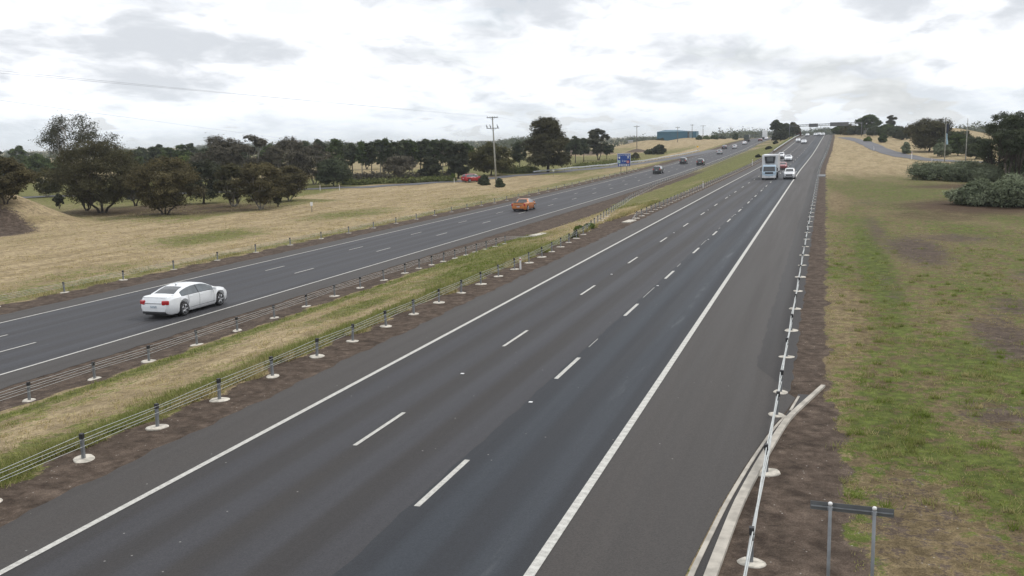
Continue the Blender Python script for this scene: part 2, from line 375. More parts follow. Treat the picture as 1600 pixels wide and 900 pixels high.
c1 = g.mix(g.rng(g.math('ADD', sp.outputs[1], br), .36, .62), straw, grass)
br2 = g.math('ADD', g.math('MULTIPLY', g.math('SUBTRACT', g.math('ADD', g.math('MULTIPLY', nB, .5), g.math('MULTIPLY', nA, .5)), .5), 2.0), g.math('MULTIPLY', g.math('SUBTRACT', nC, .5), .8))
c2 = g.mix(g.rng(g.math('ADD', sp.outputs[2], g.math('MULTIPLY', g.math('ADD', br, br2), .45)), .30, .85), c1, mul)
c3 = g.mix(g.rng(g.math('ADD', sp.outputs[0], br2), .42, .60), c2, earth)
vs_ = g.n('ShaderNodeTexVoronoi'); g.l(P, vs_.inputs['Vector']); vs_.inputs['Scale'].default_value = 5.0
peb = g.math('MULTIPLY', g.rng(vs_.outputs['Distance'], .07, .13, .85, 0), g.rng(nE, .46, .58)); c3 = g.mix(g.math('MULTIPLY', peb, g.rng(sp.outputs[0], .1, .5, .25, 1)), c3, (.42, .39, .35))
vv = g.n('ShaderNodeHueSaturation'); g.l(c3, vv.inputs['Color']); g.l(g.math('MULTIPLY', g.rng(nE, .33, .67, .70, 1.26), g.rng(nA, .33, .67, .84, 1.14)), vv.inputs['Value']); c3 = vv.outputs[0]
c3 = g.mix(g.rng(fine, .35, .65, .0, .6), c3, g.mix(1.0, c3, (.32, .31, .30), 'MULTIPLY'))
g.bsdf(c3, .95, spec=.1, bump=g.math('ADD', nC, g.math('MULTIPLY', fine, .5)), bs=.7, bd=.08)
ground = tag(link('ground', npmesh('ground', np.stack([GX, SY, GZ], -1).reshape(-1, 3), F, True, col), g.m), kind='structure')

# ------------------------------------------------------------------ roads
def asphalt(name, c0, c1, c2, tracks=None, scuff=0.0, crack=False):
    t = NT(name); uv = t.uv(); P = t.pos()
    st = t.noise(t.scale(uv, (1.6, .035, 1)), 1.0, 5, .6); st2 = t.noise(t.scale(uv, (.5, .02, 1), (4, 2, 0)), 1.0, 4, .5)
    mot = t.noise(P, .7, 5, .6); gr = t.noise(P, 24, 5, .85); gr2 = t.noise(P, 130, 2, .8)
    mot2 = t.noise(t.scale(uv, (1.1, .025, 1), (2, 7, 0)), 1.0, 3, .55)
    c = t.mix(t.rng(mot2, .3, .7), c0, c1)
    c = t.mix(t.rng(st, .35, .65, 0, .75), c, c2); c = t.mix(t.rng(st2, .42, .62, 0, .5), c, c0)
    if tracks:
        sx_ = t.n('ShaderNodeSeparateXYZ'); t.l(uv, sx_.inputs[0])
        ph, per, ct = tracks
        wv = t.math('COSINE', t.math('MULTIPLY', t.math('SUBTRACT', t.math('ADD', sx_.outputs[0], t.math('MULTIPLY', t.math('SUBTRACT', st2, .5), .5)), ph), 2*PI/per))
        c = t.mix(t.math('MULTIPLY', t.rng(wv, -.7, .8), t.rng(st2, .25, .7, .6, 1)), c, ct)
    if scuff:
        sx2 = t.n('ShaderNodeSeparateXYZ'); t.l(uv, sx2.inputs[0])
        off = t.math('ADD', sx2.outputs[0], t.math('MULTIPLY', t.math('SUBTRACT', t.noise(t.scale(uv, (0, .06, 0)), 1, 2, .5), .5), .8))
        path = t.rng(t.math('ABSOLUTE', t.math('SUBTRACT', off, scuff)), .02, .3, 1, 0)
        sc = t.noise(t.scale(uv, (2.2, .22, 1), (1, 5, 0)), 1.0, 6, .65)
        c = t.mix(t.math('MULTIPLY', path, t.rng(sc, .5, .72, 0, .55)), c, (.13, .142, .15))
    c = t.mix(t.rng(gr, .32, .68, 0, .9), c, t.mix(1.0, c, (.5, .5, .52), 'MULTIPLY'))
    c = t.mix(t.rng(gr2, .66, .8, 0, .5), c, (.2, .195, .19))
    vo = t.n('ShaderNodeTexVoronoi'); t.l(P, vo.inputs['Vector']); vo.inputs['Scale'].default_value = 1.4
    c = t.mix(t.rng(vo.outputs['Distance'], .022, .04, .8, 0), c, (.3, .29, .27))
    return t.bsdf(c, t.rng(mot2, .3, .7, .66, .76), spec=.3, bump=gr, bs=.5, bd=.01)
M['lane'] = asphalt('old_asphalt', (0.040, 0.0365, 0.0355), (0.050, 0.0455, 0.0425), (0.0435, 0.0415, 0.043), (-11.05, 1.72, (0.058, 0.058, 0.064)))
M['lane3'] = asphalt('new_asphalt', (0.0262, 0.0285, 0.0335), (0.0335, 0.0372, 0.0440), (0.0305, 0.0350, 0.0425), (-6.15, 1.7, (0.0450, 0.0530, 0.0640)), -6.15)
M['laneL'] = asphalt('left_asphalt', (0.0511, 0.0504, 0.0540), (0.0598, 0.0576, 0.0598), (0.0562, 0.0554, 0.0598), (-37.3, 1.72, (0.0634, 0.0641, 0.0713)))
M['shoulder'] = asphalt('shoulder_asphalt', (0.0673, 0.0601, 0.0548), (0.0779, 0.0700, 0.0640), (0.0627, 0.0568, 0.0521))
M['strip'] = asphalt('dark_asphalt', (0.0462, 0.0420, 0.0406), (0.0560, 0.0511, 0.0483), (0.0420, 0.0392, 0.0378))
M['ramp'] = asphalt('ramp_asphalt', (.125, .125, .135), (.15, .148, .155), (.11, .11, .12))
def line_mat(name, ribs):
    t = NT(name); uv = t.uv(); nz = t.noise(t.pos(), 9, 4, .7); n2_ = t.noise(t.pos(), 45, 2, .7)
    c = t.mix(t.rng(nz, .35, .72), (.55, .54, .5), (.38, .37, .34)); c = t.mix(t.rng(n2_, .54, .7, 0, .6), c, (.13, .13, .13))
    if ribs:
        sx_ = t.n('ShaderNodeSeparateXYZ'); t.l(uv, sx_.inputs[0])
        fr = t.math('FRACT', t.math('MULTIPLY', sx_.outputs[1], 1/ribs)); c = t.mix(t.rng(fr, .70, .76, 0, .5), c, (.62, .61, .57))
    return t.bsdf(c, .7, spec=.3)
M['line'] = line_mat('road_paint', 0); M['ribline'] = line_mat('ribbed_road_paint', .42)
YROAD = YS[(YS >= -20) & (YS <= 900)]
def strip(sl, sr, y0, y1, side, dz):
    ys = YROAD[(YROAD > y0) & (YROAD < y1)]; ys = np.concatenate([[y0], ys, [y1]])
    zf, df = (zR, dxR) if side == 'R' else (zL, lambda y: 0*y)
    # heights follow the ground sheet's own facets
    zg = np.interp(ys, YS, zf(YS)); dg = np.interp(ys, YS, df(YS))
    a = sl(ys) if callable(sl) else np.full_like(ys, sl); b = sr(ys) if callable(sr) else np.full_like(ys, sr)
    V = np.empty((len(ys)*2, 3)); V[0::2] = np.stack([a+dg, ys, zg+dz], -1); V[1::2] = np.stack([b+dg, ys, zg+dz], -1)
    UV = np.empty((len(ys)*2, 2)); UV[0::2] = np.stack([a, ys], -1); UV[1::2] = np.stack([b, ys], -1)
    i = np.arange(len(ys)-1)*2; F = np.stack([i, i+1, i+3, i+2], -1)
    return V, F, UV
def sheet(name, parts, mat):
    V = []; F = []; U = []; n = 0
    for v, f, u in parts: V.append(v); F.append(f+n); U.append(u); n += len(v)
    o = link(name, npmesh(name, np.vstack(V), np.vstack(F), False, None, np.vstack(U)), mat); return tag(o, kind='structure')
jit = lambda s0, a, k: (lambda y: s0+a*np.sin(y*1.7+k)+a*np.sin(y*4.1+2*k)+a*.7*np.sin(y*.53))
GUT = ([10, 17.2, 20.9, 23.6, 27.2, 28.4, 30.7, 32, 40], [-2.55, -2.28, -1.98, -1.68, -1.18, -.93, -.6, -.62, -.85])
rightedge = lambda y: np.where(y < 31, np.interp(y, *GUT)-.06, jit(-.85, .04, 2)(y))
sheet('road_shoulder', [strip(jit(-17.55, .06, 0), rightedge, -20, 900, 'R', .014), strip(jit(-47.1, .06, 1), jit(-32.35, .05, 3), -20, 900, 'L', .014)], M['shoulder'])
sheet('road', [strip(-15.42, -8.85, -20, 900, 'R', .018), strip(-44.86, -34.48, -20, 900, 'L', .018)], [M['lane']])
bpy.data.objects['road'].data.materials.append(M['laneL'])
_me = bpy.data.objects['road'].data
for p_ in _me.polygons:
    if p_.center.x < -30: p_.material_index = 1
sheet('resurfaced_lane', [strip(jit(-8.93, .022, 5), -5.2, -20, 900, 'R', .022)], M['lane3'])
sheet('verge_asphalt_strip', [strip(lambda y: jit(-2.2, .035, 1)(y)*0+np.where(y < 36, np.interp(y, [31.5, 34.5, 36], [-1.0, -2.15, -2.2]), jit(-2.2, .035, 1)(y)), lambda y: rightedge(y)-.02, 31.5, 700, 'R', .018)], M['strip'])
dz = .027
parts = [strip(-15.58, -15.40, -20, 880, 'R', dz)]
L1, L2 = -12.27, -8.77
Y0 = 19.07
D2 = [7.0, 19.05, 31.1, 43.2, 55.2]+[55.2+12.5*k for k in range(1, 50)]
for k in range(-1, 52): parts.append(strip(L1-.065, L1+.065, 22.7+13*k, 26.0+13*k, 'R', dz))
for k, y in enumerate(D2):
    parts.append(strip(L2-.075, L2+.075, y, y+3.3, 'R', dz))
    if 1 < k < 20: parts.append(strip(L2-.085, L2-.055, y+5.2, y+(8.6 if k % 2 else 6.8), 'R', dz))
for k in range(-1, 45):
    parts.append(strip(-41.66, -41.54, 48.1-12+13.9*k, 50.9-12+13.9*k, 'L', dz)); parts.append(strip(-38.46, -38.33, 34.7+14.1*k, 37.6+14.1*k, 'L', dz))
parts += [strip(-44.98, -44.83, -20, 330, 'L', dz), strip(-34.5, -34.34, -20, 880, 'L', dz)]
for k in range(45): parts.append(strip(-44.98, -44.83, 334+9*k, 337+9*k, 'L', dz))
sheet('lane_markings', parts, M['line'])
sheet('ribbed_edge_line', [strip(-5.33, -5.12, -20, 880, 'R', dz)], M['ribline'])
def smooth_path(pts, step=2.0):
    P_ = np.array(pts, float); d = np.concatenate([[0], np.cumsum(np.hypot(*(P_[1:, :2]-P_[:-1, :2]).T))]); n = max(3, int(d[-1]/step))
    q = np.linspace(0, d[-1], n); o = np.stack([np.interp(q, d, P_[:, i]) for i in range(P_.shape[1])], -1)
    k = max(3, int(n*.12)//2*2+1); ker = np.hanning(k+2)[1:-1]; ker /= ker.sum(); e = o.copy()
    for i in range(o.shape[1]):
        ext = np.concatenate([2*o[0, i]-o[1:k//2+1, i][::-1], o[:, i], 2*o[-1, i]-o[-k//2:-1, i][::-1]]); e[:, i] = np.convolve(ext, ker, 'valid')[:n]
    return e
def ribbon(name, pts, mat, dz=.06, step=2.0):
    """pts: x, y, half width"""
    e = smooth_path(pts, step); d = np.gradient(e[:, :2], axis=0); nrm_ = np.stack([-d[:, 1], d[:, 0]], -1); nrm_ /= np.linalg.norm(nrm_, axis=1)[:, None]
    ks = np.linspace(-1, 1, 7); V = []; UV = []
    s = np.cumsum(np.hypot(d[:, 0], d[:, 1]))
    for k in ks:
        p = e[:, :2]+nrm_*(k*e[:, 2:3]); V.append(np.column_stack([p, T(p[:, 0], p[:, 1])+dz])); UV.append(np.column_stack([k*e[:, 2], s]))
    n = len(e); V = np.stack(V, 1).reshape(-1, 3); UV = np.stack(UV, 1).reshape(-1, 2); ix = np.arange(n*7).reshape(n, 7)
    F = np.stack([ix[:-1, :-1], ix[1:, :-1], ix[1:, 1:], ix[:-1, 1:]], -1).reshape(-1, 4)
    return tag(link(name, npmesh(name, V, F, True, None, UV), mat), kind='structure'), e
ORAMP = [at(1318, 214.6), at(1345, 220.3), at(1368, 231), at(1392, 239.2), at(1431, 247), at(1468, 251.5), at(1520, 254), at(1580, 254)]
ribbon('exit_ramp', [(p[0], p[1], 3.0) for p in ORAMP], M['ramp'], .07)
IRAMP = [(-47.5, 440), (-49, 395), (-52, 350), (-57, 310), (-62, 280), (-69, 252), (-77, 226), (-86, 205), (-97, 188), (-112, 176), (-135, 166), (-170, 158)]
ribbon('entry_ramp', [(x, y, 3.0) for x, y in IRAMP], M['ramp'], .07)
# concrete kerb and its gutter at the emergency bay
def kerb(name, pts, h, step=.8):
    mb = MB(); e = smooth_path(pts, step); n = len(e); d = np.gradient(e[:, :2], axis=0); nr = np.stack([-d[:, 1], d[:, 0]], -1); nr /= np.linalg.norm(nr, axis=1)[:, None]
    V = []; F = []
    for i in range(n):
        for k, hh in ((-1, -.05), (-.9, h), (.8, h*1.0), (1, -.05)):
            p = e[i, :2]+nr[i]*k*e[i, 2]; V.append((p[0], p[1], float(T(*p))+hh))
    for i in range(n-1):
        for k in range(3): F.append((i*4+k, i*4+k+1, i*4+k+5, i*4+k+4))
    F += [(0, 1, 2, 3), tuple((n-1)*4+k for k in (3, 2, 1, 0))]
    mb.add(V, F); o = mb.build(name, M['kerb']); return tag(o, kind='structure')
kerb('kerb', [(-2.17, 10, .14), (-1.88, 17.3, .14), (-1.69, 21, .13), (-1.36, 24.2, .12), (-.86, 28.1, .1), (.14, 32.15, .08)], .07)
kerb('kerb_gutter', [(-2.52, 10, .065), (-2.25, 17.2, .065), (-1.96, 20.95, .06), (-1.66, 23.65, .055), (-1.18, 27.2, .04), (-.92, 28.4, .035)], .03)
kerb('kerb_gutter', [(-.8, 29.0, .045), (-.6, 30.7, .04)], .03)
sheet('kerb_channel', [strip(lambda y: np.interp(y, *GUT)-.02, lambda y: np.interp(y, [10, 17.3, 21, 24.2, 28.1, 31], [-2.2, -1.9, -1.7, -1.36, -.86, -.1]), 10, 31, 'R', .010)], M['strip'])

# ------------------------------------------------------------------ wire rope barriers
PH = .74
def post_mesh():
    mb = MB(); mb.box((0, 0, PH/2-.03), (.075, .1, PH-.02), .012); return mb.mesh('post')
def cap_mesh():
    mb = MB(); mb.box((0, 0, PH-.07), (.1, .125, .15), .015); return mb.mesh('cap')
def foot_mesh(seed):
    r_ = random.Random(seed); mb = MB(); n = 18; ph = [r_.uniform(.86, 1.12) for _ in range(n)]
    V = []; F = []
    for rr, h in ((.275, -.06), (.275, .012), (.255, .03), (.06, .04)):
        for k in range(n):
            a = 2*PI*k/n; q = rr*(ph[k]*.5+ph[(k+1) % n]*.3+ph[k-1]*.2); V.append((q*1.05*math.cos(a), q*.9*math.sin(a), h))
    for i in range(3):
        for k in range(n): F.append((i*n+k, i*n+(k+1) % n, (i+1)*n+(k+1) % n, (i+1)*n+k))
    F.append(tuple(3*n+k for k in range(n))); mb.add(V, F); return mb.mesh('footing')
PM, CM, FM = post_mesh(), cap_mesh(), [foot_mesh(i) for i in range(4)]
PM.materials.append(M['steel']); CM.materials.append(M['black'])
for f in FM: f.materials.append(M['concrete'])
def far_post_mesh():
    mb = MB(); mb.box((0, 0, PH/2-.03), (.08, .1, PH-.02)); n = len(mb.f); mb.box((0, 0, PH-.05), (.11, .13, .09)); n2 = len(mb.f); mb.box((0, 0, 0), (.5, .42, .06))
    me = mb.mesh('post'); [me.materials.append(M[k]) for k in ('steel', 'black', 'concrete')]
    me.polygons.foreach_set('material_index', [0]*n+[1]*(n2-n)+[2]*(len(mb.f)-n2)); return me
FPM = far_post_mesh()
def barrier(label, pts, near=105, ends=(), weave=.05, rr=.0065):
    """pts: list of (x, y) post spots from the camera outwards"""
    b = pts[0]; base = Vector((b[0], b[1], float(T(*b))))
    root = empty('wire_rope_barrier', base, 0, label, 'barrier', 'wire rope barriers along the motorway')
    rnd = random.Random(int(abs(b[0]*100)))
    order = sorted(range(len(pts)), key=lambda i: math.hypot(*pts[i]))
    rest = []
    for q, i in enumerate(order):
        x, y = pts[i]; p = Vector((x, y, float(T(x, y))))-base
        if q >= 100: rest.append(p); continue
        d = math.hypot(x, y)
        if d < near:
            o = link('post', PM, None, root); o.location = p; o.rotation_euler = (rnd.uniform(-.045, .045), rnd.uniform(-.045, .045), rnd.uniform(-.2, .2))
            link('cap', CM, None, o); f = link('footing', FM[rnd.randrange(4)], None, o); f.rotation_euler = (0, 0, rnd.uniform(0, 6)); f.location = (0, 0, rnd.uniform(-.01, .006)); sc_ = rnd.uniform(.95, 1.25); f.scale = (sc_, sc_*rnd.uniform(.85, 1.1), 1)
        else:
            o = link('post', FPM, None, root); o.location = p
    if rest:
        src = np.array([v.co[:] for v in FPM.vertices]); fs = [list(p.vertices) for p in FPM.polygons]; mi = [p.material_index for p in FPM.polygons]
        mb = MB()
        for p in rest: mb.add(src+np.array(p), fs)
        me = mb.mesh('post'); [me.materials.append(M[k]) for k in ('steel', 'black', 'concrete')]; me.polygons.foreach_set('material_index', mi*len(rest))
        tag(link('post', me, None, root), kind='stuff')
    for h in (.37, .47, .57, .67):
        path = [Vector((x, y, float(T(x, y))+h))-base for x, y in pts]
        for s_, e_ in ends:
            ev = Vector((e_[0], e_[1], float(T(*e_))+.05))-base
            path = [ev]+path if s_ == 0 else path+[ev]
        # each rope weaves past the posts and sags a touch between them
        pp = []
        for i in range(len(path)):
            side = weave*(1 if (i+int(h*10)) % 2 else -1); pp.append(path[i]+Vector((side, 0, 0)))
        mb = MB(); mb.tube(pp, rr, 5); mb.build('rope', M['rope'], root)
    return root
def run(poly, sp, y0=None, first=()):
    P_ = np.array(poly, float); d = np.concatenate([[0], np.cumsum(np.hypot(*(P_[1:]-P_[:-1]).T))]); n = int(d[-1]/sp)
    return list(first)+[(float(np.interp(k*sp, d, P_[:, 0])), float(np.interp(k*sp, d, P_[:, 1]))) for k in range(n+1)]
def runR(s, y0, y1, sp): return [(s+float(dxR(y)), float(y)) for y in np.arange(y0, y1, sp)]
rt_y = [12.8, 18.11, 23.36, 28.45, 31.12, 36.25, 41.27, 46.55, 51.98]
barrier('grey posts strung with ropes beside the right hand grass verge, seen from above', [(-1.17, y) for y in rt_y]+runR(-1.19, 57.1, 520, 5.2), weave=.022, rr=.015)
barrier('roped posts on dark soil at the left road edge below the straw field', run([(-50, 34.3), (-49.9, 75), (-49.2, 110), (-48.6, 160), (-48.4, 210), (-48.3, 262)], 5.85))
ml = [at(46, 626)[:2], at(148, 592)[:2], at(233, 565)[:2], at(308, 539)[:2], at(371, 517)[:2], at(429, 497)[:2], at(479, 479)[:2], at(523, 463)[:2], at(563, 450)[:2], at(600, 438)[:2], at(633, 427)[:2]]
x1, y1 = ml[-1]
barrier('roped posts beside the left carriageway, ending at a pale concrete anchor slab', [(ml[0][0]-.02, ml[0][1]-6.4), (ml[0][0], ml[0][1]-3.2)]+ml+run([(x1, y1+2.6), (-27.2, 82.5)], 1.9), ends=[(1, (-26.3, 85.5))])
barrier('roped posts in tall weeds beside the right carriageway, later crossing the median', [(-19.0, 13.4), (-19.0, 16.7), (-19.05, 19.87), (-18.98, 22.83), (-18.99, 25.96), (-19, 29.21), (-19.02, 32.46), (-18.98, 35.42), (-18.98, 38.68), (-18.96, 41.77), (-19, 45.09)]+run([(-19, 48.3), (-19, 64), (-19.9, 80), (-23.5, 108), (-28.2, 145), (-31.2, 185), (-31.6, 260), (-31.6, 470)], 3.2))
barrier('roped posts beside the right carriageway starting at a concrete anchor slab', runR(-18.3, 96.5, 330, 2.9), ends=[(0, (-18.2, 93))])
def anchor(x, y, rz, sx_, sy_, label, mat='concrete'):
    mb = MB(); mb.box((0, 0, .02), (sx_, sy_, .16), .02); o = mb.build('anchor_slab' if mat == 'concrete' else 'drain_apron', M[mat]); o.location = (x, y, float(T(x, y))); o.rotation_euler = (0, 0, rz); tag(o, label, 'anchor slab' if mat == 'concrete' else 'apron')
anchor(-25.9, 86.6, R(-12), .8, 2.6, 'pale concrete anchor slab at the end of the short roped barrier by the left carriageway')
anchor(-18.3, 92.6, R(-4), .8, 2.6, 'pale concrete anchor slab where the roped barrier starts beside the right carriageway')
anchor(-19.6, 11.6, R(8), 2.4, 2.0, 'pale concrete slab half hidden by weeds under the median barrier at the left picture edge')
anchor(-.62, 193, 0, 1.6, 9.0, 'dark grey apron strip beside the right hand barrier where the grass turns to straw', 'signback')
def guard_rail(label, pts, side=1):
    base = Vector((pts[0][0], pts[0][1], float(T(*pts[0][:2])))); root = empty('guard_rail', base, 0, label, 'guard rail', 'steel guard rails')
    mb = MB(); P_ = smooth_path([p[:2] for p in pts], 4); prof = [(-.04, .42), (.04, .48), (.04, .54), (-.04, .6), (.04, .66), (.04, .72), (-.04, .78)]
    V = []; F = []; m = len(prof)
    for x, y in P_:
        z = float(T(x, y)); V += [Vector((x+side*a, y, z+h))-base for a, h in prof]+[Vector((x+side*(a-.012), y, z+h))-base for a, h in prof]
    for i in range(len(P_)-1):
        for k in range(m-1):
            F.append((i*2*m+k, i*2*m+k+1, (i+1)*2*m+k+1, (i+1)*2*m+k)); F.append((i*2*m+m+k+1, i*2*m+m+k, (i+1)*2*m+m+k, (i+1)*2*m+m+k+1))
        for k in (0, m-1): F.append((i*2*m+k, (i+1)*2*m+k, (i+1)*2*m+m+k, i*2*m+m+k))
    mb.add(V, F); mb.build('rail', M['rail'], root)
    pm = None
    for i, (x, y) in enumerate(P_):
        if i > 95: break
        if pm is None: q = MB(); q.box((0, 0, .3), (.12, .14, .9), .01); pm = q.mesh('post'); pm.materials.append(M['wood'])
        o = link('post', pm, None, root); o.location = Vector((x-side*.12, y, float(T(x, y))))-base
guard_rail('galvanised guard rail curving along the median towards the dark trees', [(-18.3+float(dxR(y)), y) for y in (333, 380, 430, 480, 530, 580, 640)])
guard_rail('long pale guard rail along the grass side of the entry ramp behind the blue sign', [(-73.8, 243), (-68.5, 262), (-62, 290), (-57.5, 320), (-54.5, 352), (-52.8, 385), (-52, 420)])

# ------------------------------------------------------------------ vehicles
VS = 1.13
def tbl(*p): a = np.array(p, float); return lambda y: np.interp(y, a[:, 0], a[:, 1])
KIND = {
 'sedan': dict(L=5.16, wf=1.62, wr=-1.38, r=.35,
  belt=[(-2.58, .70), (-2.5, .9), (-2.2, .985), (-1.4, 1.0), (-.4, .98), (.9, .955), (1.7, .89), (2.25, .77), (2.5, .66), (2.58, .56)],
  top=[(-2.58, .74), (-2.52, 1.0), (-2.44, 1.09), (-2.3, 1.115), (-1.78, 1.135), (-1.72, 1.16), (-1.3, 1.315), (-.9, 1.415), (-.5, 1.463), (-.1, 1.475), (.3, 1.455), (.62, 1.39), (1.0, 1.23), (1.38, 1.06), (1.46, 1.035), (1.9, .985), (2.3, .88), (2.48, .76), (2.58, .60)],
  w=[(-2.58, .70), (-2.53, .80), (-2.4, .87), (-2.0, .925), (-1.2, .945), (1.2, .945), (1.9, .925), (2.3, .84), (2.5, .72), (2.58, .56)],
  tw=[(-2.58, .6), (-2.3, .74), (-1.8, .74), (-1.3, .655), (-.5, .615), (.3, .615), (.9, .69), (1.4, .78), (2.1, .76), (2.58, .45)],
  floor=[(-2.58, .42), (-2.5, .28), (-2.2, .2), (2.2, .17), (2.5, .2), (2.58, .3)],
  ws=(.60, 1.36), rg=(-1.74, -.93), sg=(-1.5, 1.12), bp=(-.2, -.1), H=1.48),
 'ute': dict(L=5.05, wf=1.58, wr=-1.36, r=.35,
  belt=[(-2.52, .74), (-2.48, .95), (-2.2, 1.02), (-.7, 1.02), (-.2, .98), (.9, .95), (1.7, .89), (2.25, .77), (2.45, .66), (2.53, .56)],
  top=[(-2.52, .78), (-2.49, 1.04), (-2.42, 1.075), (-.92, 1.085), (-.86, 1.1), (-.5, 1.42), (-.4, 1.46), (0, 1.475), (.35, 1.45), (.66, 1.38), (1.0, 1.23), (1.38, 1.06), (1.46, 1.035), (1.9, .985), (2.25, .88), (2.43, .76), (2.53, .60)],
  w=[(-2.52, .80), (-2.46, .86), (-2.0, .92), (-1.2, .94), (1.2, .94), (1.9, .92), (2.25, .84), (2.45, .72), (2.53, .56)],
  tw=[(-2.52, .72), (-2.2, .78), (-.95, .78), (-.45, .63), (.3, .615), (.9, .69), (1.4, .78), (2.1, .76), (2.53, .45)],
  floor=[(-2.52, .42), (-2.45, .28), (-2.2, .2), (2.2, .17), (2.45, .2), (2.53, .3)],
  ws=(.64, 1.36), rg=(-.87, -.5), sg=(-.52, 1.12), bp=(9, 9), H=1.48),
 'suv': dict(L=4.65, wf=1.38, wr=-1.3, r=.36,
  belt=[(-2.32, .8), (-2.27, 1.0), (-2.0, 1.08), (-.4, 1.05), (.8, 1.03), (1.5, .98), (2.05, .93), (2.25, .88), (2.32, .80)],
  top=[(-2.32, .86), (-2.28, 1.16), (-2.14, 1.42), (-2.0, 1.6), (-1.85, 1.66), (-1, 1.71), (-.2, 1.71), (.2, 1.67), (.42, 1.6), (1.05, 1.21), (1.14, 1.15), (1.6, 1.1), (2.05, 1.03), (2.24, .97), (2.32, .86)],
  w=[(-2.32, .78), (-2.26, .86), (-1.9, .92), (1.2, .92), (1.8, .9), (2.1, .82), (2.25, .72), (2.32, .58)],
  tw=[(-2.32, .7), (-2.1, .68), (-1.5, .66), (.2, .65), (.8, .71), (1.14, .77), (1.9, .75), (2.32, .5)],
  floor=[(-2.32, .5), (-2.25, .34), (-2.0, .27), (2.0, .24), (2.25, .28), (2.32, .38)],
  ws=(.4, 1.07), rg=(-2.26, -1.98), sg=(-2.0, .86), bp=(-.3, -.18), H=1.71),
 'hatch': dict(L=4.1, wf=1.28, wr=-1.25, r=.31,
  belt=[(-2.05, .72), (-2.0, .9), (-1.8, .96), (-.4, .95), (.8, .92), (1.4, .86), (1.85, .80), (2.0, .74), (2.05, .66)],
  top=[(-2.05, .78), (-2.01, 1.02), (-1.85, 1.22), (-1.6, 1.41), (-1.4, 1.47), (-.6, 1.51), (0, 1.49), (.35, 1.4), (1.05, 1.05), (1.12, 1.01), (1.5, .95), (1.85, .88), (1.98, .81), (2.05, .7)],
  w=[(-2.05, .7), (-1.98, .78), (-1.6, .84), (1.0, .85), (1.6, .82), (1.9, .72), (2.05, .52)],
  tw=[(-2.05, .62), (-1.8, .62), (-1.3, .6), (.2, .6), (.7, .66), (1.1, .72), (1.7, .68), (2.05, .4)],
  floor=[(-2.05, .46), (-1.98, .3), (-1.8, .22), (1.8, .19), (1.98, .24), (2.05, .34)],
  ws=(.36, 1.04), rg=(-1.98, -1.5), sg=(-1.7, .85), bp=(-.25, -.14), H=1.51),
}
def ring(K, y):
    b, tp, w_, tw_, fl = [K['f'][k](y) for k in ('belt', 'top', 'w', 'tw', 'floor')]
    h = max(tp-b, .004); wb = w_*.965; t_ = min(tw_, wb-.02)
    for wy in (K['wf'], K['wr']):
        Ra = K['r']*1.10; dy = abs(y-wy)
        if dy < Ra: fl = max(fl, K['r']+math.sqrt(Ra*Ra-dy*dy)-.01)
    low = min(fl+.1, b-.1); mid = max(fl+.16, .62*b+.38*.3)
    return [(0, fl), (w_*.86, fl), (w_*.955, low if low > fl else fl+.02), (w_, min(max(mid, low+.03), b-.06)), (wb, b), (wb-.035, b+.05*h), (t_+.035, b+.86*h), (t_-.012, b+.955*h), (t_-.13, b+.995*h), (0, tp+.012)]
def car_shape(kind, fine=True):
    K = dict(KIND[kind]); K['f'] = {}
    L = K['L']
    for k in ('belt', 'top', 'w', 'tw', 'floor'):
        p = np.array(K[k], float); yy = np.linspace(-L/2, L/2, 400); v = np.interp(yy, p[:, 0], p[:, 1])
        ker = np.hanning(17)[1:-1]; ker /= ker.sum(); v = np.convolve(np.pad(v, 7, mode='edge'), ker, 'valid')
        K['f'][k] = (lambda yy, v: lambda y: float(np.interp(y, yy, v)))(yy, v)
    n = 64 if fine else 34
    ys = set(np.round(np.linspace(-L/2, L/2, n), 3))
    ys |= set(np.round([-L/2+.015, -L/2+.05, L/2-.015, L/2-.05], 3))
    for a in (K['ws'], K['rg'], K['sg'], K['bp']):
        for v in a:
            if abs(v) < L/2: ys.add(round(v, 3))
    for wy in (K['wf'], K['wr']):
        Ra = K['r']*1.10
        for q in ((-1, -.92, -.75, -.5, -.2, 0, .2, .5, .75, .92, 1) if fine else (-1, -.85, -.5, 0, .5, .85, 1)): ys.add(round(wy+q*Ra, 3))
    ys = sorted(ys); yo = [ys[0]]
    for y in ys[1:]:
        if y-yo[-1] > .012: yo.append(y)
    K['ys'] = yo
    return K
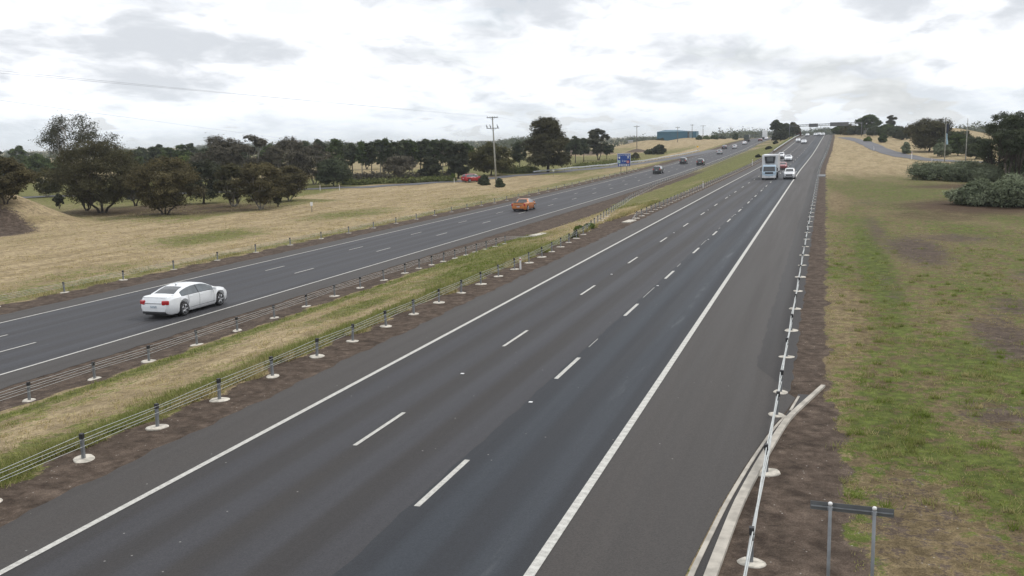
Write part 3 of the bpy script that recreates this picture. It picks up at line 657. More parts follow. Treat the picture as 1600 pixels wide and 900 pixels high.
def car_body(K, root, mats):
    V = []; m = 10; ys = K['ys']
    for y in ys:
        for sgn in (1, -1): V += [(sgn*x, y, z) for x, z in ring(K, y)]
    body = []; glass = []; side = []
    for i in range(len(ys)-1):
        yc = .5*(ys[i]+ys[i+1])
        hgt = K['f']['top'](yc)-K['f']['belt'](yc)
        for sd in (0, 1):
            for k in range(m-1):
                a = i*2*m+sd*m+k; b = (i+1)*2*m+sd*m+k; q = (a, b, b+1, a+1) if sd == 0 else (a, a+1, b+1, b)
                if k == 5 and K['sg'][0] < yc < K['sg'][1] and hgt > .14:
                    (trim if False else (side if not (K['bp'][0] < yc < K['bp'][1]) else glass)).append(q)
                elif k == 8 and (K['ws'][0] < yc < K['ws'][1] or K['rg'][0] < yc < K['rg'][1]): glass.append(q)
                else: body.append(q)
    n = len(ys)
    for e, st in ((0, 0), (1, (n-1)*2*m)):
        for k in range(m-1):
            q = (st+k, st+k+1, st+m+k+1, st+m+k); q = q if e == 0 else q[::-1]
            body.append(q)
    def sub(fs):
        ix = sorted({i for f in fs for i in f}); mp = {v: j for j, v in enumerate(ix)}
        return [V[i] for i in ix], [tuple(mp[i] for i in f) for f in fs]
    # the two halves meet on the centre line: make them share its vertices
    cen = {}
    for i_ in range(len(ys)):
        cen[i_*2*m+m+m-1] = i_*2*m+m-1; cen[i_*2*m+m] = i_*2*m
    body = [tuple(dict.fromkeys(cen.get(q, q) for q in f)) for f in body]; body = [f for f in body if len(f) > 2]; glass = [tuple(cen.get(q, q) for q in f) for f in glass]
    def comps(fs):
        left = list(fs); out = []
        while left:
            grp = [left.pop()]; vs = set(grp[0]); ch = True
            while ch:
                ch = False; rest = []
                for f in left:
                    if vs & set(f): grp.append(f); vs |= set(f); ch = True
                    else: rest.append(f)
                left = rest
            out.append(grp)
        return out
    jobs = [('body', body, mats['body'])]
    for grp in comps(glass):
        yc = sum(V[i][1] for f in grp for i in f)/sum(len(f) for f in grp); xc = sum(V[i][0] for f in grp for i in f)/sum(len(f) for f in grp)
        jobs.append(('door_pillar' if abs(xc) > .3 else 'windscreen' if yc > 0 else 'rear_window', grp, M['glass']))
    for grp in comps(side): jobs.append(('side_window', grp, M['glass_sky_tint']))
    for nm, fs, mt in jobs:
        v, f = sub(fs); mb = MB(); mb.add(v, f, True); o = mb.build(nm, mt, root)
        if nm == 'body':
            bm = bmesh.new(); bm.from_mesh(o.data); bmesh.ops.remove_doubles(bm, verts=bm.verts, dist=.0008); bmesh.ops.recalc_face_normals(bm, faces=bm.faces); bm.to_mesh(o.data); bm.free()
            o.data.set_sharp_from_angle(angle=R(38))
    return V
WHEEL = {}
def wheel_meshes(r, wd, fine):
    key = (r, wd, fine)
    if key in WHEEL: return WHEEL[key]
    mb = MB(); mb.lathe([(r*.70, -wd/2), (r*.9, -wd/2), (r*.985, -wd*.38), (r, -wd*.2), (r, wd*.2), (r*.985, wd*.38), (r*.9, wd/2), (r*.70, wd/2)], axis='x', n=28 if fine else 16); ty = mb.mesh('tyre'); ty.materials.append(M['tyre'])
    mr = MB()
    if fine:
        mr.lathe([(r*.66, wd*.30), (r*.72, wd*.5), (r*.70, wd*.52), (r*.65, wd*.46)], axis='x', n=28)
        for k in range(5):
            for o_ in (-.13, .13):
                a = 2*PI*k/5+o_; c_, s_ = math.cos(a), math.sin(a)
                mr.tube([(wd*.44, c_*r*.12, s_*r*.12), (wd*.47, c_*r*.4, s_*r*.4), (wd*.48, c_*r*.68, s_*r*.68)], [r*.07, r*.05, r*.055], 6)
        mr.lathe([(r*.16, wd*.36), (r*.16, wd*.5), (r*.06, wd*.53)], axis='x', n=14)
        rm = mr.mesh('rim')
    else:
        mr.lathe([(r*.66, wd*.3), (r*.66, wd*.5), (r*.4, wd*.44), (r*.15, wd*.5)], axis='x', n=14); rm = mr.mesh('rim')
    rm.materials.append(M['rim'])
    mk = MB(); mk.lathe([(r*.66, wd*.1), (r*.66, wd*.22)], axis='x', n=18); bk = mk.mesh('brake_disc'); bk.materials.append(M['darktrim'])
    WHEEL[key] = (ty, rm, bk); return WHEEL[key]
def add_wheel(root, x, y, r, wd, fine):
    ty, rm, bk = wheel_meshes(r, wd, fine); w_ = link('wheel', ty, None, root); w_.location = (x, y, r)
    if x < 0: w_.rotation_euler = (0, 0, PI)
    link('rim', rm, None, w_)
    if fine: link('brake_disc', bk, None, w_)
PAINT = {}
def car(name, kind, colr, loc, rz, label, group='vehicles on the motorway', fine=False, sc=VS, cat='car'):
    root = empty(name, loc, rz, label, cat, group); root.scale = (sc, sc, sc)
    K = car_shape(kind, fine); L = K['L']
    if colr not in PAINT: PAINT[colr] = paint('car_paint', colr)
    bm_ = PAINT[colr]; V = car_body(K, root, {'body': bm_})
    rg = lambda y: ring(K, y)
    for y in (K['wf'], K['wr']):
        for s in (-1, 1): add_wheel(root, s*(K['f']['w'](y)-.105), y, K['r'], .21, fine)
    mb = MB(); mb.box((0, 0, .385), (2*K['f']['w'](0)-.42, L-.5, .43)); mb.build('underbody', M['darktrim'], root)
    yb, yf = -L/2, L/2; bz = K['f']['belt'](yb+.12); wr_ = K['f']['w'](yb+.06)
    # tail lamps, head lamps, plates, mirrors
    for s in (-1, 1):
        mb = MB()
        if kind in ('suv', 'hatch'):
            mb.box((s*(wr_-.1), yb+.085, bz-.02), (.2, .2, .34), .04)
        elif kind == 'ute':
            mb.box((s*(wr_-.05), yb+.09, bz-.12), (.17, .2, .3), .03)
        else:
            mb.box((s*(wr_-.14), yb+.11, bz-.075), (.36, .25, .22), .06, (0, 0, s*.42))
        mb.build('tail_lamp', M['red'], root)
        fz = K['f']['belt'](yf-.22); fwd = K['f']['w'](yf-.2)
        mb = MB(); mb.box((s*(fwd-.19), yf-.25, fz-.045), (.30, .22, .14), .04, (0, 0, -s*.55)); mb.build('headlamp', M['headlamp'], root)
        ym = K['sg'][1]-.12; zb = K['f']['belt'](ym)
        mb = MB(); mb.box((s*(K['f']['w'](ym)+.08), ym, zb+.09), (.2, .09, .13), .03); mb.build('mirror', bm_ if colr[0] > .3 else M['darktrim'], root)
    mb = MB(); mb.box((0, yb-.004, .62 if kind == 'sedan' else .6 if kind == 'ute' else .82), (.38, .02, .11)); mb.build('number_plate', M['plate'], root)
    mb = MB(); gz_ = K['f']['belt'](yf)*.62+.18; mb.box((0, yf-.01, gz_), (1.02, .06, .24 if kind == 'suv' else .18), .02); mb.box((0, yf-.03, gz_-.27), (1.25, .09, .13), .02); mb.build('grille', M['darktrim'], root)
    mb = MB(); mb.box((0, yb+.06, .33), (1.35, .14, .12), .03); mb.build('rear_diffuser', M['darktrim'], root)
    if fine:
        if kind == 'sedan':
            mb = MB(); mb.box((0, yb-.006, .80), (1.05, .03, .045), .012); mb.build('boot_trim', M['chrome'], root)
            mb = MB(); mb.tube([(0, -.75, 1.455), (0, -.83, 1.56)], [.012, .006], 6); mb.box((0, -.74, 1.45), (.05, .12, .03), .01); mb.build('aerial', M['darktrim'], root)
            mb = MB(); mb.box((0, yb+.1, 1.075), (1.3, .012, .012)); mb.tube([(-.66, yb+.12, 1.08), (-.68, -1.85, 1.137)], .006, 4); mb.tube([(.66, yb+.12, 1.08), (.68, -1.85, 1.137)], .006, 4); mb.build('boot_seam', M['darktrim'], root)
        for s in (-1, 1):
            mb = MB()
            for yd in ((-1.02, -.15, 1.05) if kind == 'sedan' else (-.55, .95)):
                p = [(s*(x+.002), yd, z) for x, z in rg(yd)[2:6]]; mb.tube(p, .006, 4)
            yy = np.linspace(K['wr']+.45, K['wf']-.45, 12); mb.tube([(s*(rg(y)[2][0]+.012), y, .36) for y in yy], .009, 4)  # lengthwise tube draws the body crease above the sill as a dark line
            mb.build('door_seam_and_crease', M['darktrim'], root)
            mb = MB()
            for yd in ((-.82, .05) if kind == 'sedan' else (-.3,)): mb.box((s*(rg(yd)[4][0]+.012), yd, rg(yd)[4][1]-.09), (.035, .2, .035), .012)
            mb.build('door_handle', bm_, root)
            mb = MB(); yy = np.linspace(K['sg'][0]+.1, K['sg'][1]-.08, 18)
            mb.tube([(s*(rg(y)[5][0]+.003), y, rg(y)[5][1]+.004) for y in yy], .011, 5); mb.build('window_trim', M['darktrim'], root)
    if kind == 'ute':
        mb = MB(); mb.box((0, -1.68, 1.105), (1.42, 1.42, .03), .012); mb.build('tray_cover', M['darktrim'], root)
        mb = MB(); mb.box((0, yb+.0, .86), (1.36, .03, .02)); mb.box((0, yb+.0, 1.03), (1.36, .03, .02)); mb.box((0, yb-.004, .76), (.9, .03, .05)); mb.build('tailgate_trim', M['chrome'] if False else M['darktrim'], root)
    if kind == 'suv' and fine:
        for s in (-1, 1):
            mb = MB(); mb.tube([(s*.56, -1.75, 1.70), (s*.56, -1.6, 1.76), (s*.56, .0, 1.76), (s*.56, .15, 1.70)], .02, 6); mb.build('roof_rail', M['darktrim'], root)
    return root
WHITE, SILV, DARK, NAVY, BURG, REDC, ORNG = (.78, .8, .82), (.42, .44, .46), (.03, .032, .035), (.03, .035, .055), (.12, .02, .022), (.36, .012, .022), (.52, .165, .03)
def place(px, py): x, y, z = at(px, py); return (x, y, z+.03)
car('sedan', 'sedan', WHITE, (-36.45, 47.35, -1.42+.02), 0, 'white sedan with red tail lamps nearest the camera in the left carriageway', fine=True, sc=1.16)
ux, uy, uz = at(824, 331.2)
car('utility_car', 'ute', ORNG, (-39.45, 125.2, float(zL(125))+.02), 0, 'orange utility car with a dark tray cover driving away', fine=True, cat='utility vehicle', sc=1.1)
VEH = [('suv', 'suv', DARK, 1028.5, 271.3, 0, 'dark grey off-roader driving away just beyond the blue sign'),
       ('suv', 'suv', DARK, 1068.5, 256, 0, 'dark off-roader in the left lane, higher up the road than the one by the sign'),
       ('suv', 'suv', (.018, .018, .02), 1095, 258.3, 0, 'black off-roader nearest the median in the left carriageway'),
       ('car', 'hatch', SILV, 1124.5, 241, 0, 'silver hatchback alone in the middle of the left carriageway'),
       ('car', 'sedan', NAVY, 1132, 232.5, 0, 'dark blue car beside a white one far along the left carriageway'),
       ('car', 'hatch', WHITE, 1148, 232, 0, 'white hatchback to the right of the dark blue car'),
       ('car', 'sedan', WHITE, 1163.3, 225.8, 0, 'white car following the dark box truck'),
       ('car', 'sedan', BURG, 1188, 220.7, 0, 'dark red car on the crest of the left carriageway'),
       ('car', 'sedan', WHITE, 1197.5, 218.2, 0, 'white car below the tall white lorry at the crest'),
       ('suv', 'suv', (.72, .73, .74), 1233.7, 279.5, PI, 'white off-roader coming on beside the white box truck'),
       ('car', 'hatch', (.25, .03, .035), 1223.5, 265, PI, 'red car half hidden behind the white box truck'),
       ('car', 'sedan', WHITE, 1232, 251.5, PI, 'white car coming on in the middle lane beyond the box truck'),
       ('car', 'hatch', WHITE, 1221, 247.5, PI, 'white car in the far lane showing just above the box truck'),
       ('car', 'hatch', WHITE, 1247, 222.3, PI, 'left one of two white cars side by side near the crest'),
       ('car', 'sedan', WHITE, 1256, 224.2, PI, 'right one of two white cars side by side near the crest'),
       ('car', 'hatch', WHITE, 1261.5, 213.3, PI, 'lone white car on the crest under the left gantry board'),
       ('car', 'hatch', WHITE, 1274, 212.8, PI, 'leftmost of the row of white cars on the crest'),
       ('car', 'suv', WHITE, 1280, 212.6, PI, 'middle one of the row of white cars on the crest'),
       ('car', 'hatch', WHITE, 1286, 212.4, PI, 'rightmost of the row of white cars on the crest'),
       ('suv', 'suv', REDC, 739, 284.5, R(-38), 'red car on the entry ramp beside two round shrubs'),
       ('suv', 'suv', (.05, .055, .06), 221, 313, R(-60), 'dark parked car half hidden under the spreading trees')]
for nm, kd, c_, px, py, rz, lb in VEH:
    car(nm, kd, c_, place(px, py), rz, lb, 'vehicles on the motorway' if 'parked' not in lb and 'ramp' not in lb else None, fine=py > 250)
def truck(loc, rz, label, boxcol, cabcol, boxlen=7.6, boxh=4.0, fine=True, sc=1.1, fridge=True, roundtop=False):
    root = empty('truck', loc, rz, label, 'truck', 'trucks on the motorway'); root.scale = (sc,)*3
    bp_, cp_ = paint('box_paint', boxcol, .45), paint('cab_paint', cabcol, .3)
    fy = 4.6
    mb = MB(); mb.box((0, fy-2.25-boxlen/2, 1.2+(boxh-1.2)/2), (2.56, boxlen, boxh-1.2), .3 if roundtop else .04); mb.build('cargo_box', bp_, root)
    mb = MB(); mb.box((0, fy-2.2-boxlen/2, .85), (1.0, boxlen+2, .28)); mb.box((0, fy-2.22-boxlen+.0, 1.0), (2.4, .08, .2)); mb.build('chassis', M['darktrim'], root)
    # cab: a lofted shell with raked screen
    V = []; st = [(0, .42, 1.08), (0, 1.18, 1.1), (-.06, 1.36, 1.1), (-.32, 2.16, 1.04), (-.55, 2.42, .98)]
    for dy, z, hw in st: V += [(-hw, fy+dy, z), (-hw*.86, fy+dy+.07, z), (hw*.86, fy+dy+.07, z), (hw, fy+dy, z)]
    for dy, z, hw in st: V += [(-hw, fy-1.85, z), (hw, fy-1.85, z)]
    n = len(st); F = []
    for i in range(n-1):
        a, b = i*4, i*4+4
        for k in range(3):
            if not (i == 2 and k == 1): F.append((a+k, a+k+1, b+k+1, b+k))
        F.append((n*4+i*2, a, b, n*4+i*2+2)); F.append((a+3, n*4+i*2+1, n*4+i*2+3, b+3)); F.append((n*4+i*2+1, n*4+i*2, n*4+i*2+2, n*4+i*2+3))
    a = (n-1)*4; F.append((a, a+1, a+2, a+3)); F.append((a, a+3, n*4+(n-1)*2+1, n*4+(n-1)*2))
    mb = MB(); mb.add(V, F); mb.build('cab', cp_, root)
    mb = MB(); mb.add([V[9], V[10], V[14], V[13]], [(0, 1, 2, 3)]); mb.build('windscreen', M['glass'], root)
    for s in (-1, 1):
        mb = MB(); mb.box((s*1.075, fy-.95, 1.75), (.05, 1.05, .66), .02, (0, -s*.05, 0)); mb.build('side_window', M['glass'], root)
        mb = MB(); mb.box((s*1.3, fy-.12, 1.7), (.16, .12, .5), .03); mb.tube([(s*1.05, fy-.2, 2.0), (s*1.3, fy-.14, 1.95)], .02, 5); mb.build('mirror', M['darktrim'], root)
        mb = MB(); mb.box((s*.86, fy+.05, .74), (.44, .1, .16), .03); mb.build('headlamp', M['headlamp'], root)
        mb = MB(); mb.box((s*1.08, fy-2.26-boxlen, .95), (.2, .06, .14), .01); mb.build('tail_lamp', M['red'], root)
        for y in (fy-.95, fy-6.6): add_wheel(root, s*1.03, y, .48, .3, False)
        add_wheel(root, s*.7, fy-6.6, .48, .3, False)
        mb = MB(); mb.box((s*1.1, fy-4.0, .72), (.35, 1.2, .5), .05); mb.build('side_tank', M['darktrim'], root)
    mb = MB(); mb.box((0, fy+.075, 1.12), (1.3, .04, .3), .02); mb.box((0, fy+.07, .58), (1.2, .06, .14), .02); mb.build('grille', M['darktrim'], root)
    mb = MB(); mb.box((0, fy+.04, .47), (2.2, .2, .3), .05); mb.build('bumper', bp_, root)
    mb = MB(); mb.box((0, fy+.145, .5), (.37, .02, .12)); mb.build('number_plate', M['plate'], root)
    if fridge:
        mb = MB(); mb.add([(-.9, fy-2.0, 3.78), (.9, fy-2.0, 3.78), (.72, fy-2.0, 2.62), (-.72, fy-2.0, 2.62), (-.8, fy-2.24, 3.75), (.8, fy-2.24, 3.75), (.64, fy-2.24, 2.62), (-.64, fy-2.24, 2.62)], [(0, 3, 2, 1), (4, 5, 6, 7), (0, 1, 5, 4), (1, 2, 6, 5), (2, 3, 7, 6), (3, 0, 4, 7)])
        o = mb.build('cooling_unit', M['darktrim'], root)
        mb = MB(); mb.box((0, fy-1.985, 3.3), (.95, .03, .7), .02); mb.build('cooling_grille', M['signback'], o)
    return root
tx, ty_, tz = place(1201.5, 281.3)
truck((tx, ty_+5.0, tz), PI, 'white box truck with a black cooling unit above its cab, coming towards the camera', (.66, .67, .68), (.42, .54, .64))
p = place(1166.5, 221.6); truck((p[0], p[1]+4, p[2]), 0, 'dark green box truck far along the left carriageway', (.03, .042, .035), (.6, .62, .63), fridge=False, boxh=3.6)
p = place(1194.5, 217.6); truck((p[0], p[1]+6, p[2]), 0, 'tall white lorry with a rounded load just before the dark median trees', (.75, .76, .77), (.7, .7, .7), boxh=5.2, fridge=False, roundtop=True)

# ------------------------------------------------------------------ signs and posts
def text_mesh(body, size, name='lettering'):
    cu = bpy.data.curves.new(name, 'FONT'); cu.body = body; cu.size = size; cu.align_x = 'CENTER'; cu.align_y = 'CENTER'; cu.extrude = .01
    ob = bpy.data.objects.new('tmp', cu); scene.collection.objects.link(ob); dg = bpy.context.evaluated_depsgraph_get(); dg.update()
    me = bpy.data.meshes.new_from_object(ob.evaluated_get(dg)); bpy.data.objects.remove(ob); me.name = name; me.materials.clear(); return me
def board(parent, name, mat, x, z, sx_, sz, y=0, th=.05, bev=.02):
    mb = MB(); mb.box((x, y, z), (sx_, th, sz), bev); return mb.build(name, mat, parent)
sx0, sy0, sz0 = at(970.5, 271.4); k = mpp(sy0, sx0)
root = empty('service_sign', (sx0+4.6*k, sy0, sz0), R(16), 'blue motorway service centre sign with white border and symbols on two posts', 'road sign')
zt, zb = 31.6*k, 15.6*k; W_ = 21.0*k; cz = (zt+zb)/2
panel = board(root, 'panel', M['blue'], 0, cz, W_, zt-zb); b2 = board(root, 'lower_panel', M['blue'], .15*k, zb-2.2*k, 18.6*k, 3.9*k)
for (x, z, a, b) in ((0, zt-.45*k, W_*.98, .5*k), (-W_/2+.4*k, cz, .5*k, (zt-zb)*.96), (W_/2-.4*k, cz, .5*k, (zt-zb)*.96)): board(panel, 'border', M['white'], x, z, a, b, -.032, .012, 0)
for body, x, z, sz in (('SERVICE CENTRE', 0, zt-2.7*k, 2.55*k), ('2 km', .8*k, zb+4.0*k, 3.6*k)):
    o = link('lettering', text_mesh(body, sz), M['white'], panel); o.location = (x, -.035, z); o.rotation_euler = (R(90), 0, 0)
    if body[0] == 'S':
        wx = o.dimensions.x or 1; bw = max(v.co.x for v in o.data.vertices)-min(v.co.x for v in o.data.vertices); o.scale = (17.8*k/bw, 1, 1)
mb = MB()                                                    # fuel pump
mb.box((-7.0*k, -.035, cz+1.4*k), (1.9*k, .015, 3.2*k), .0); mb.box((-8.3*k, -.035, cz+2.7*k), (1.2*k, .015, .5*k)); mb.box((-8.7*k, -.035, cz+1.9*k), (.45*k, .015, 2.0*k)); mb.build('fuel_symbol', M['white'], panel)
pale = plain('sign_pale_green', (.45, .62, .5), .5); board(panel, 'logo_patch', pale, -7.6*k, zb+3.2*k, 3.6*k, 4.6*k, -.035, .014, 0)
mb = MB(); mb.tube([(-8.6*k, -.048, zb+1.6*k), (-6.6*k, -.048, zb+4.8*k)], .35*k, 4); mb.build('logo_stripe', M['blue'], panel)
mb = MB(); mb.tube([(4.8*k, -.04, cz-.2*k), (8.2*k, -.04, cz+4.0*k)], .38*k, 5); mb.tube([(8.2*k, -.042, cz-.2*k), (4.8*k, -.042, cz+4.0*k)], .38*k, 5); mb.box((8.0*k, -.04, cz+3.8*k), (1.1*k, .02, .8*k)); mb.build('cutlery_symbol', M['white'], panel)
pk = plain('sign_red_patch', (.55, .12, .13), .5); board(panel, 'logo_patch', pk, 6.2*k, zb+2.9*k, 4.2*k, 4.2*k, -.035, .014, .2)
mb = MB(); mb.box((5.5*k, -.048, zb+2.9*k), (.6*k, .01, 2.2*k)); mb.box((6.9*k, -.048, zb+2.9*k), (.6*k, .01, 2.2*k)); mb.build('logo_stripe', M['white'], panel)
for i in range(5):
    q = board(b2, 'symbol_tile', M['white'], (-6.6+3.4*i)*k, zb-2.2*k, 2.2*k, 2.5*k, -.035, .014, 0)
    mb = MB(); mb.box(((-6.6+3.4*i)*k, -.046, zb-2.2*k), ((.9 if i % 2 else 1.3)*k, .012, (1.4 if i % 3 else .8)*k)); mb.build('symbol', M['blue'], q)
for x in (-4.7, 4.5): mb = MB(); mb.tube([(x*k, .08, -.4), (x*k, .08, zt-.2)], .075, 8); mb.build('post', M['signback'], root)

zs = 2.15
def atz(px, py, z): d = ray(px, py); q = (z-CAM_H)/d[2]; return float(d[0]*q), float(d[1]*q)
a, b = Vector((*atz(1266, 783, zs), 0)), Vector((*atz(1397.5, 797, zs), 0)); mid = (a+b)/2; ln = (b-a).length
root = empty('road_sign', (mid.x, mid.y, float(T(mid.x, mid.y))), math.atan2(b.y-a.y, b.x-a.x), 'low wide road sign seen from behind on two grey posts at the lower right', 'road sign')
zg = zs-root.location.z
board(root, 'panel', M['signback'], 0, zg-.08, ln, .15, .05, .008, .003); board(root, 'rail', M['steel'], 0, zg-.085, ln*.98, .022, .03, .03, .005)
for q in (-.255, .27):
    mb = MB(); mb.tube([(ln*q, -.03, -.5), (ln*q, -.03, zg+.01)], .03, 12); o = mb.build('post', M['steel'], root)
    mb = MB(); mb.lathe([(.037, -.03), (.037, .0), (.025, .016)], (ln*q, -.03, zg+.015), n=14); mb.build('cap', M['white'], o)
    mb = MB(); mb.box((ln*q, .0, zg-.09), (.09, .07, .06), .01); mb.build('bracket', M['steel'], o)
def guide_post(px, py, h, label, lean=0):
    x, y, z = at(px, py); root = empty('guide_post', (x, y, z), 0, label, 'guide post', 'white roadside guide posts')
    hh = h*mpp(y, x); w_ = max(.11, hh*.1); mb = MB(); mb.box((0, 0, hh/2-.1), (w_, .05, hh+.2), .012, (0, lean, 0)); mb.build('post', M['white'], root)
    mb = MB(); mb.box((0, -.03, hh*.84), (w_*.7, .012, hh*.12)); mb.build('reflector', M['red'], root)
for a_ in ((813.3, 421, 19, 'white guide post between barrier posts on the near median edge'), (1098.5, 293, 9.5, 'white guide post beside the median barrier below the box truck'), (1175.5, 258.5, 9, 'white guide post left of the box truck'),
           (500.3, 297.5, 8.5, 'left one of two white guide posts before the round tree'), (530.5, 297, 8.5, 'right one of two white guide posts before the round tree'), (709.8, 286, 8, 'white guide post at the small bright bush left of the red car'), (743.5, 284.2, 7.5, 'white guide post standing in front of the red car'),
           (1424.3, 249, 12, 'white guide post at the bend of the exit ramp'), (1456, 253.6, 7, 'small white guide post between flagpole and exit ramp'), (1365.3, 235, 6, 'tiny white guide post on the straw verge beside the upper exit ramp'), (1541.7, 251, 17, 'tall white post before the dark trees right of the flagpoles')): guide_post(*a_)
def small_sign(px, py, h, wpx, hpx, mat, label, diamond=False, name='road_sign'):
    x, y, z = at(px, py); k = mpp(y, x); root = empty(name, (x, y, z), 0, label, 'road sign')
    mb = MB(); mb.tube([(0, .03, -.3), (0, .03, h*k)], .04, 6); mb.build('post', M['steel'], root)
    mb = MB(); mb.box((0, 0, (h-hpx/2)*k), (wpx*k, .03, hpx*k), .01, (0, R(45), 0) if diamond else None); mb.build('panel', mat, root); return root, k
small_sign(487.3, 331.5, 16, 4.6, 6, M['white'], 'small white sign on a thin post in the straw field')
small_sign(1090, 236, 8, 2.6, 2.6, M['yellow'], 'yellow diamond warning sign on the slope above the entry ramp', True)
small_sign(864.8, 276, 11, 2.4, 2.6, M['white'], 'small white marker sign at the start of the pale guard rail')
small_sign(1350.8, 213.5, 10, 3.6, 6, M['signback'], 'grey back of a sign on the bank beside the exit ramp')

# flag poles
flagm = plain('flag_cloth', (.035, .045, .07), .8, var=.3); flagl = plain('flag_light_band', (.35, .5, .6), .8, var=.3)
for i, (px, py, pxt, pyt, lb) in enumerate(((1475.6, 253, 1478.6, 187, 'left flagpole with a dark and pale blue banner hanging down'), (1508.6, 253, 1512.3, 185.8, 'right flagpole without a banner, bare grey'))):
    x, y, z = at(px, py); top = aty(pxt, pyt, y); h = top[2]-z
    root = empty('flagpole', (x, y, z), 0, lb, 'flagpole', 'flagpoles by the exit ramp')
    mb = MB(); mb.tube([(0, 0, -.4), (0, 0, h*.5), (top[0]-x, 0, h)], [.13, .11, .06], 10); o = mb.build('pole', M['palewood'], root)
    mb = MB(); mb.lathe([(.02, -.1), (.13, 0), (.02, .1)], (top[0]-x, 0, h+.08), n=10); mb.build('finial', M['white'], root)
    if i == 0:
        kk = mpp(y, x); fl = empty('banner', (x, y, z), 0, 'dark banner with a pale blue lower half hanging from the left flagpole', 'flag')
        def cloth(z0, z1, m, nm):
            V = []; F = []; n = 24
            for j in range(n+1):
                f = j/n; zz = z0+(z1-z0)*f
                for q in range(7):
                    u = q/6; wdt = 3.3*kk*(.65+.25*math.sin(zz*1.7)); V.append((.16+wdt*u, -.12+.22*math.sin(u*9+zz*1.1)*u, zz+.25*u*math.sin(zz*.8)))
            for j in range(n):
                for q in range(6): F.append((j*7+q, j*7+q+1, j*7+7+q+1, j*7+7+q))
            mb = MB(); mb.add(V, F, True); o = mb.build(nm, m, fl); so = o.modifiers.new('thick', 'SOLIDIFY'); so.thickness = .02
        cloth(h-7*kk, h-21*kk, flagm, 'upper_cloth'); cloth(h-21*kk, h-38*kk, flagl, 'lower_cloth')

# gantry over the right carriageway
gy = 500.0; g0 = aty(1247, 196.6, gy); g1 = aty(1333, 192.6, gy); gz = float(T(g0[0]-2, gy))
root = empty('sign_gantry', (g0[0], gy, gz), 0, 'steel gantry spanning the right carriageway with two sign boards seen from behind', 'gantry')
kk = mpp(gy, -8); zz0, zz1 = g0[2]-gz, g1[2]-gz; wd = g1[0]-g0[0]
for dz_ in (-.35, .35): mb = MB(); mb.tube([(-4, 0, zz0+dz_), (wd+4, 0, zz1+dz_)], .14, 6); mb.build('beam', M['signback'], root)
mb = MB()
for i in range(17): mb.tube([(wd*i/17, 0, zz0+(zz1-zz0)*i/17-.35), (wd*(i+1)/17, 0, zz0+(zz1-zz0)*(i+1)/17+.35)], .06, 4)
mb.build('lattice', M['signback'], root)
for x, zt_ in ((-4, zz0), (wd+4, zz1)): mb = MB(); mb.tube([(x, 0, -1.5), (x, 0, zt_+.4)], .17, 8); mb.build('column', M['signback'], root)
for pa, pb, ya, yb in ((1264, 1278, 193.2, 198.4), (1297, 1326, 191.3, 196.6)):
    A, B = aty(pa, ya, gy-.6), aty(pb, yb, gy-.6)
    mb = MB(); mb.box(((A[0]+B[0])/2-g0[0], -.5, (A[2]+B[2])/2-gz), (B[0]-A[0], .12, A[2]-B[2]), .02); o = mb.build('sign_board', M['signback'], root)
    mb = MB()
    for q in range(7): mb.box((A[0]-g0[0]+(B[0]-A[0])*(q+.5)/7, -.6, (A[2]+B[2])/2-gz), (.08, .08, (A[2]-B[2])*.96))
    mb.build('stiffener', M['steel'], o)

# power poles and wires
def power_pole(x, y, h, label, lean=0.0, two=True, rz=0.0, r0=.2, arms=((0.0, 2.6, 0), (1.9, 2.9, 1))):
    z = float(T(x, y)); root = empty('power_pole', (x, y, z), rz, label, 'power pole', 'timber power poles beside the motorway')
    mb = MB(); mb.tube([(0, 0, -.5), (lean*.5, 0, h*.5), (lean, 0, h)], [r0, r0*.85, r0*.62], 10); mb.build('pole', M['palewood'] if two else M['wood'], root)
    for dz_, wd, ins in arms:
        zz = h-.25-dz_; lx = lean*zz/h
        mb = MB(); mb.box((lx, -.14, zz), (wd, .12, .16), .01); mb.tube([(lx-wd*.28, -.12, zz), (lx, 0, zz-.55)], .03, 4); mb.tube([(lx+wd*.28, -.12, zz), (lx, 0, zz-.55)], .03, 4); a_ = mb.build('crossarm', M['signback'], root)
        for q in (-.45, -.2, .2, .45) if ins == 0 else (-.45, -.17, .4):
            mb = MB()
            if ins == 0: mb.lathe([(.03, 0), (.07, .05), (.05, .12), (.07, .18), (.02, .24)], (lx+wd*q, -.14, zz+.08), n=8)
            else: mb.tube([(lx+wd*q, -.14, zz+.08), (lx+wd*q-.08, -.3, zz+.35), (lx+wd*q-.16, -.2, zz+.8)], [.07, .06, .09], 6); mb.box((lx+wd*q+.05, -.3, zz+.3), (.16, .16, .34), .02)
            mb.build('insulator', M['signback'], a_)
    return Vector((x, y, z))
mx_, my_, mz_ = at(775.5, 286); top = aty(769.3, 182, my_); mh = top[2]-mz_
power_pole(mx_, my_, mh, 'tall grey power pole with two crossarms behind the round shrubs', top[0]-mx_, True, 0, .21, ((.0, 2.6, 0), (2.35, 3.0, 1)))
POLES = [(995.2, 196, 246, 'power pole nearest the blue sign, with one crossarm'), (1058.8, 199, 231, 'power pole standing before the blue shed'), (1081.3, 197, 222, 'power pole right of the blue shed, left of the tallest'), (1098.4, 195.5, 219, 'power pole with a wide crossarm above the straw mounds'), (1124.5, 199, 217, 'power pole right of the straw mounds'),
         (1141.3, 199, 215, 'power pole above the small round green tree'), (1160.6, 197, 214, 'power pole above the dark box truck'), (1175.3, 198.5, 213, 'thin power pole right of the dark box truck'), (1188.5, 200, 212.5, 'thin power pole left of the white lorry'), (1199.3, 200, 212, 'farthest thin power pole beside the dark median trees')]
prevs = []
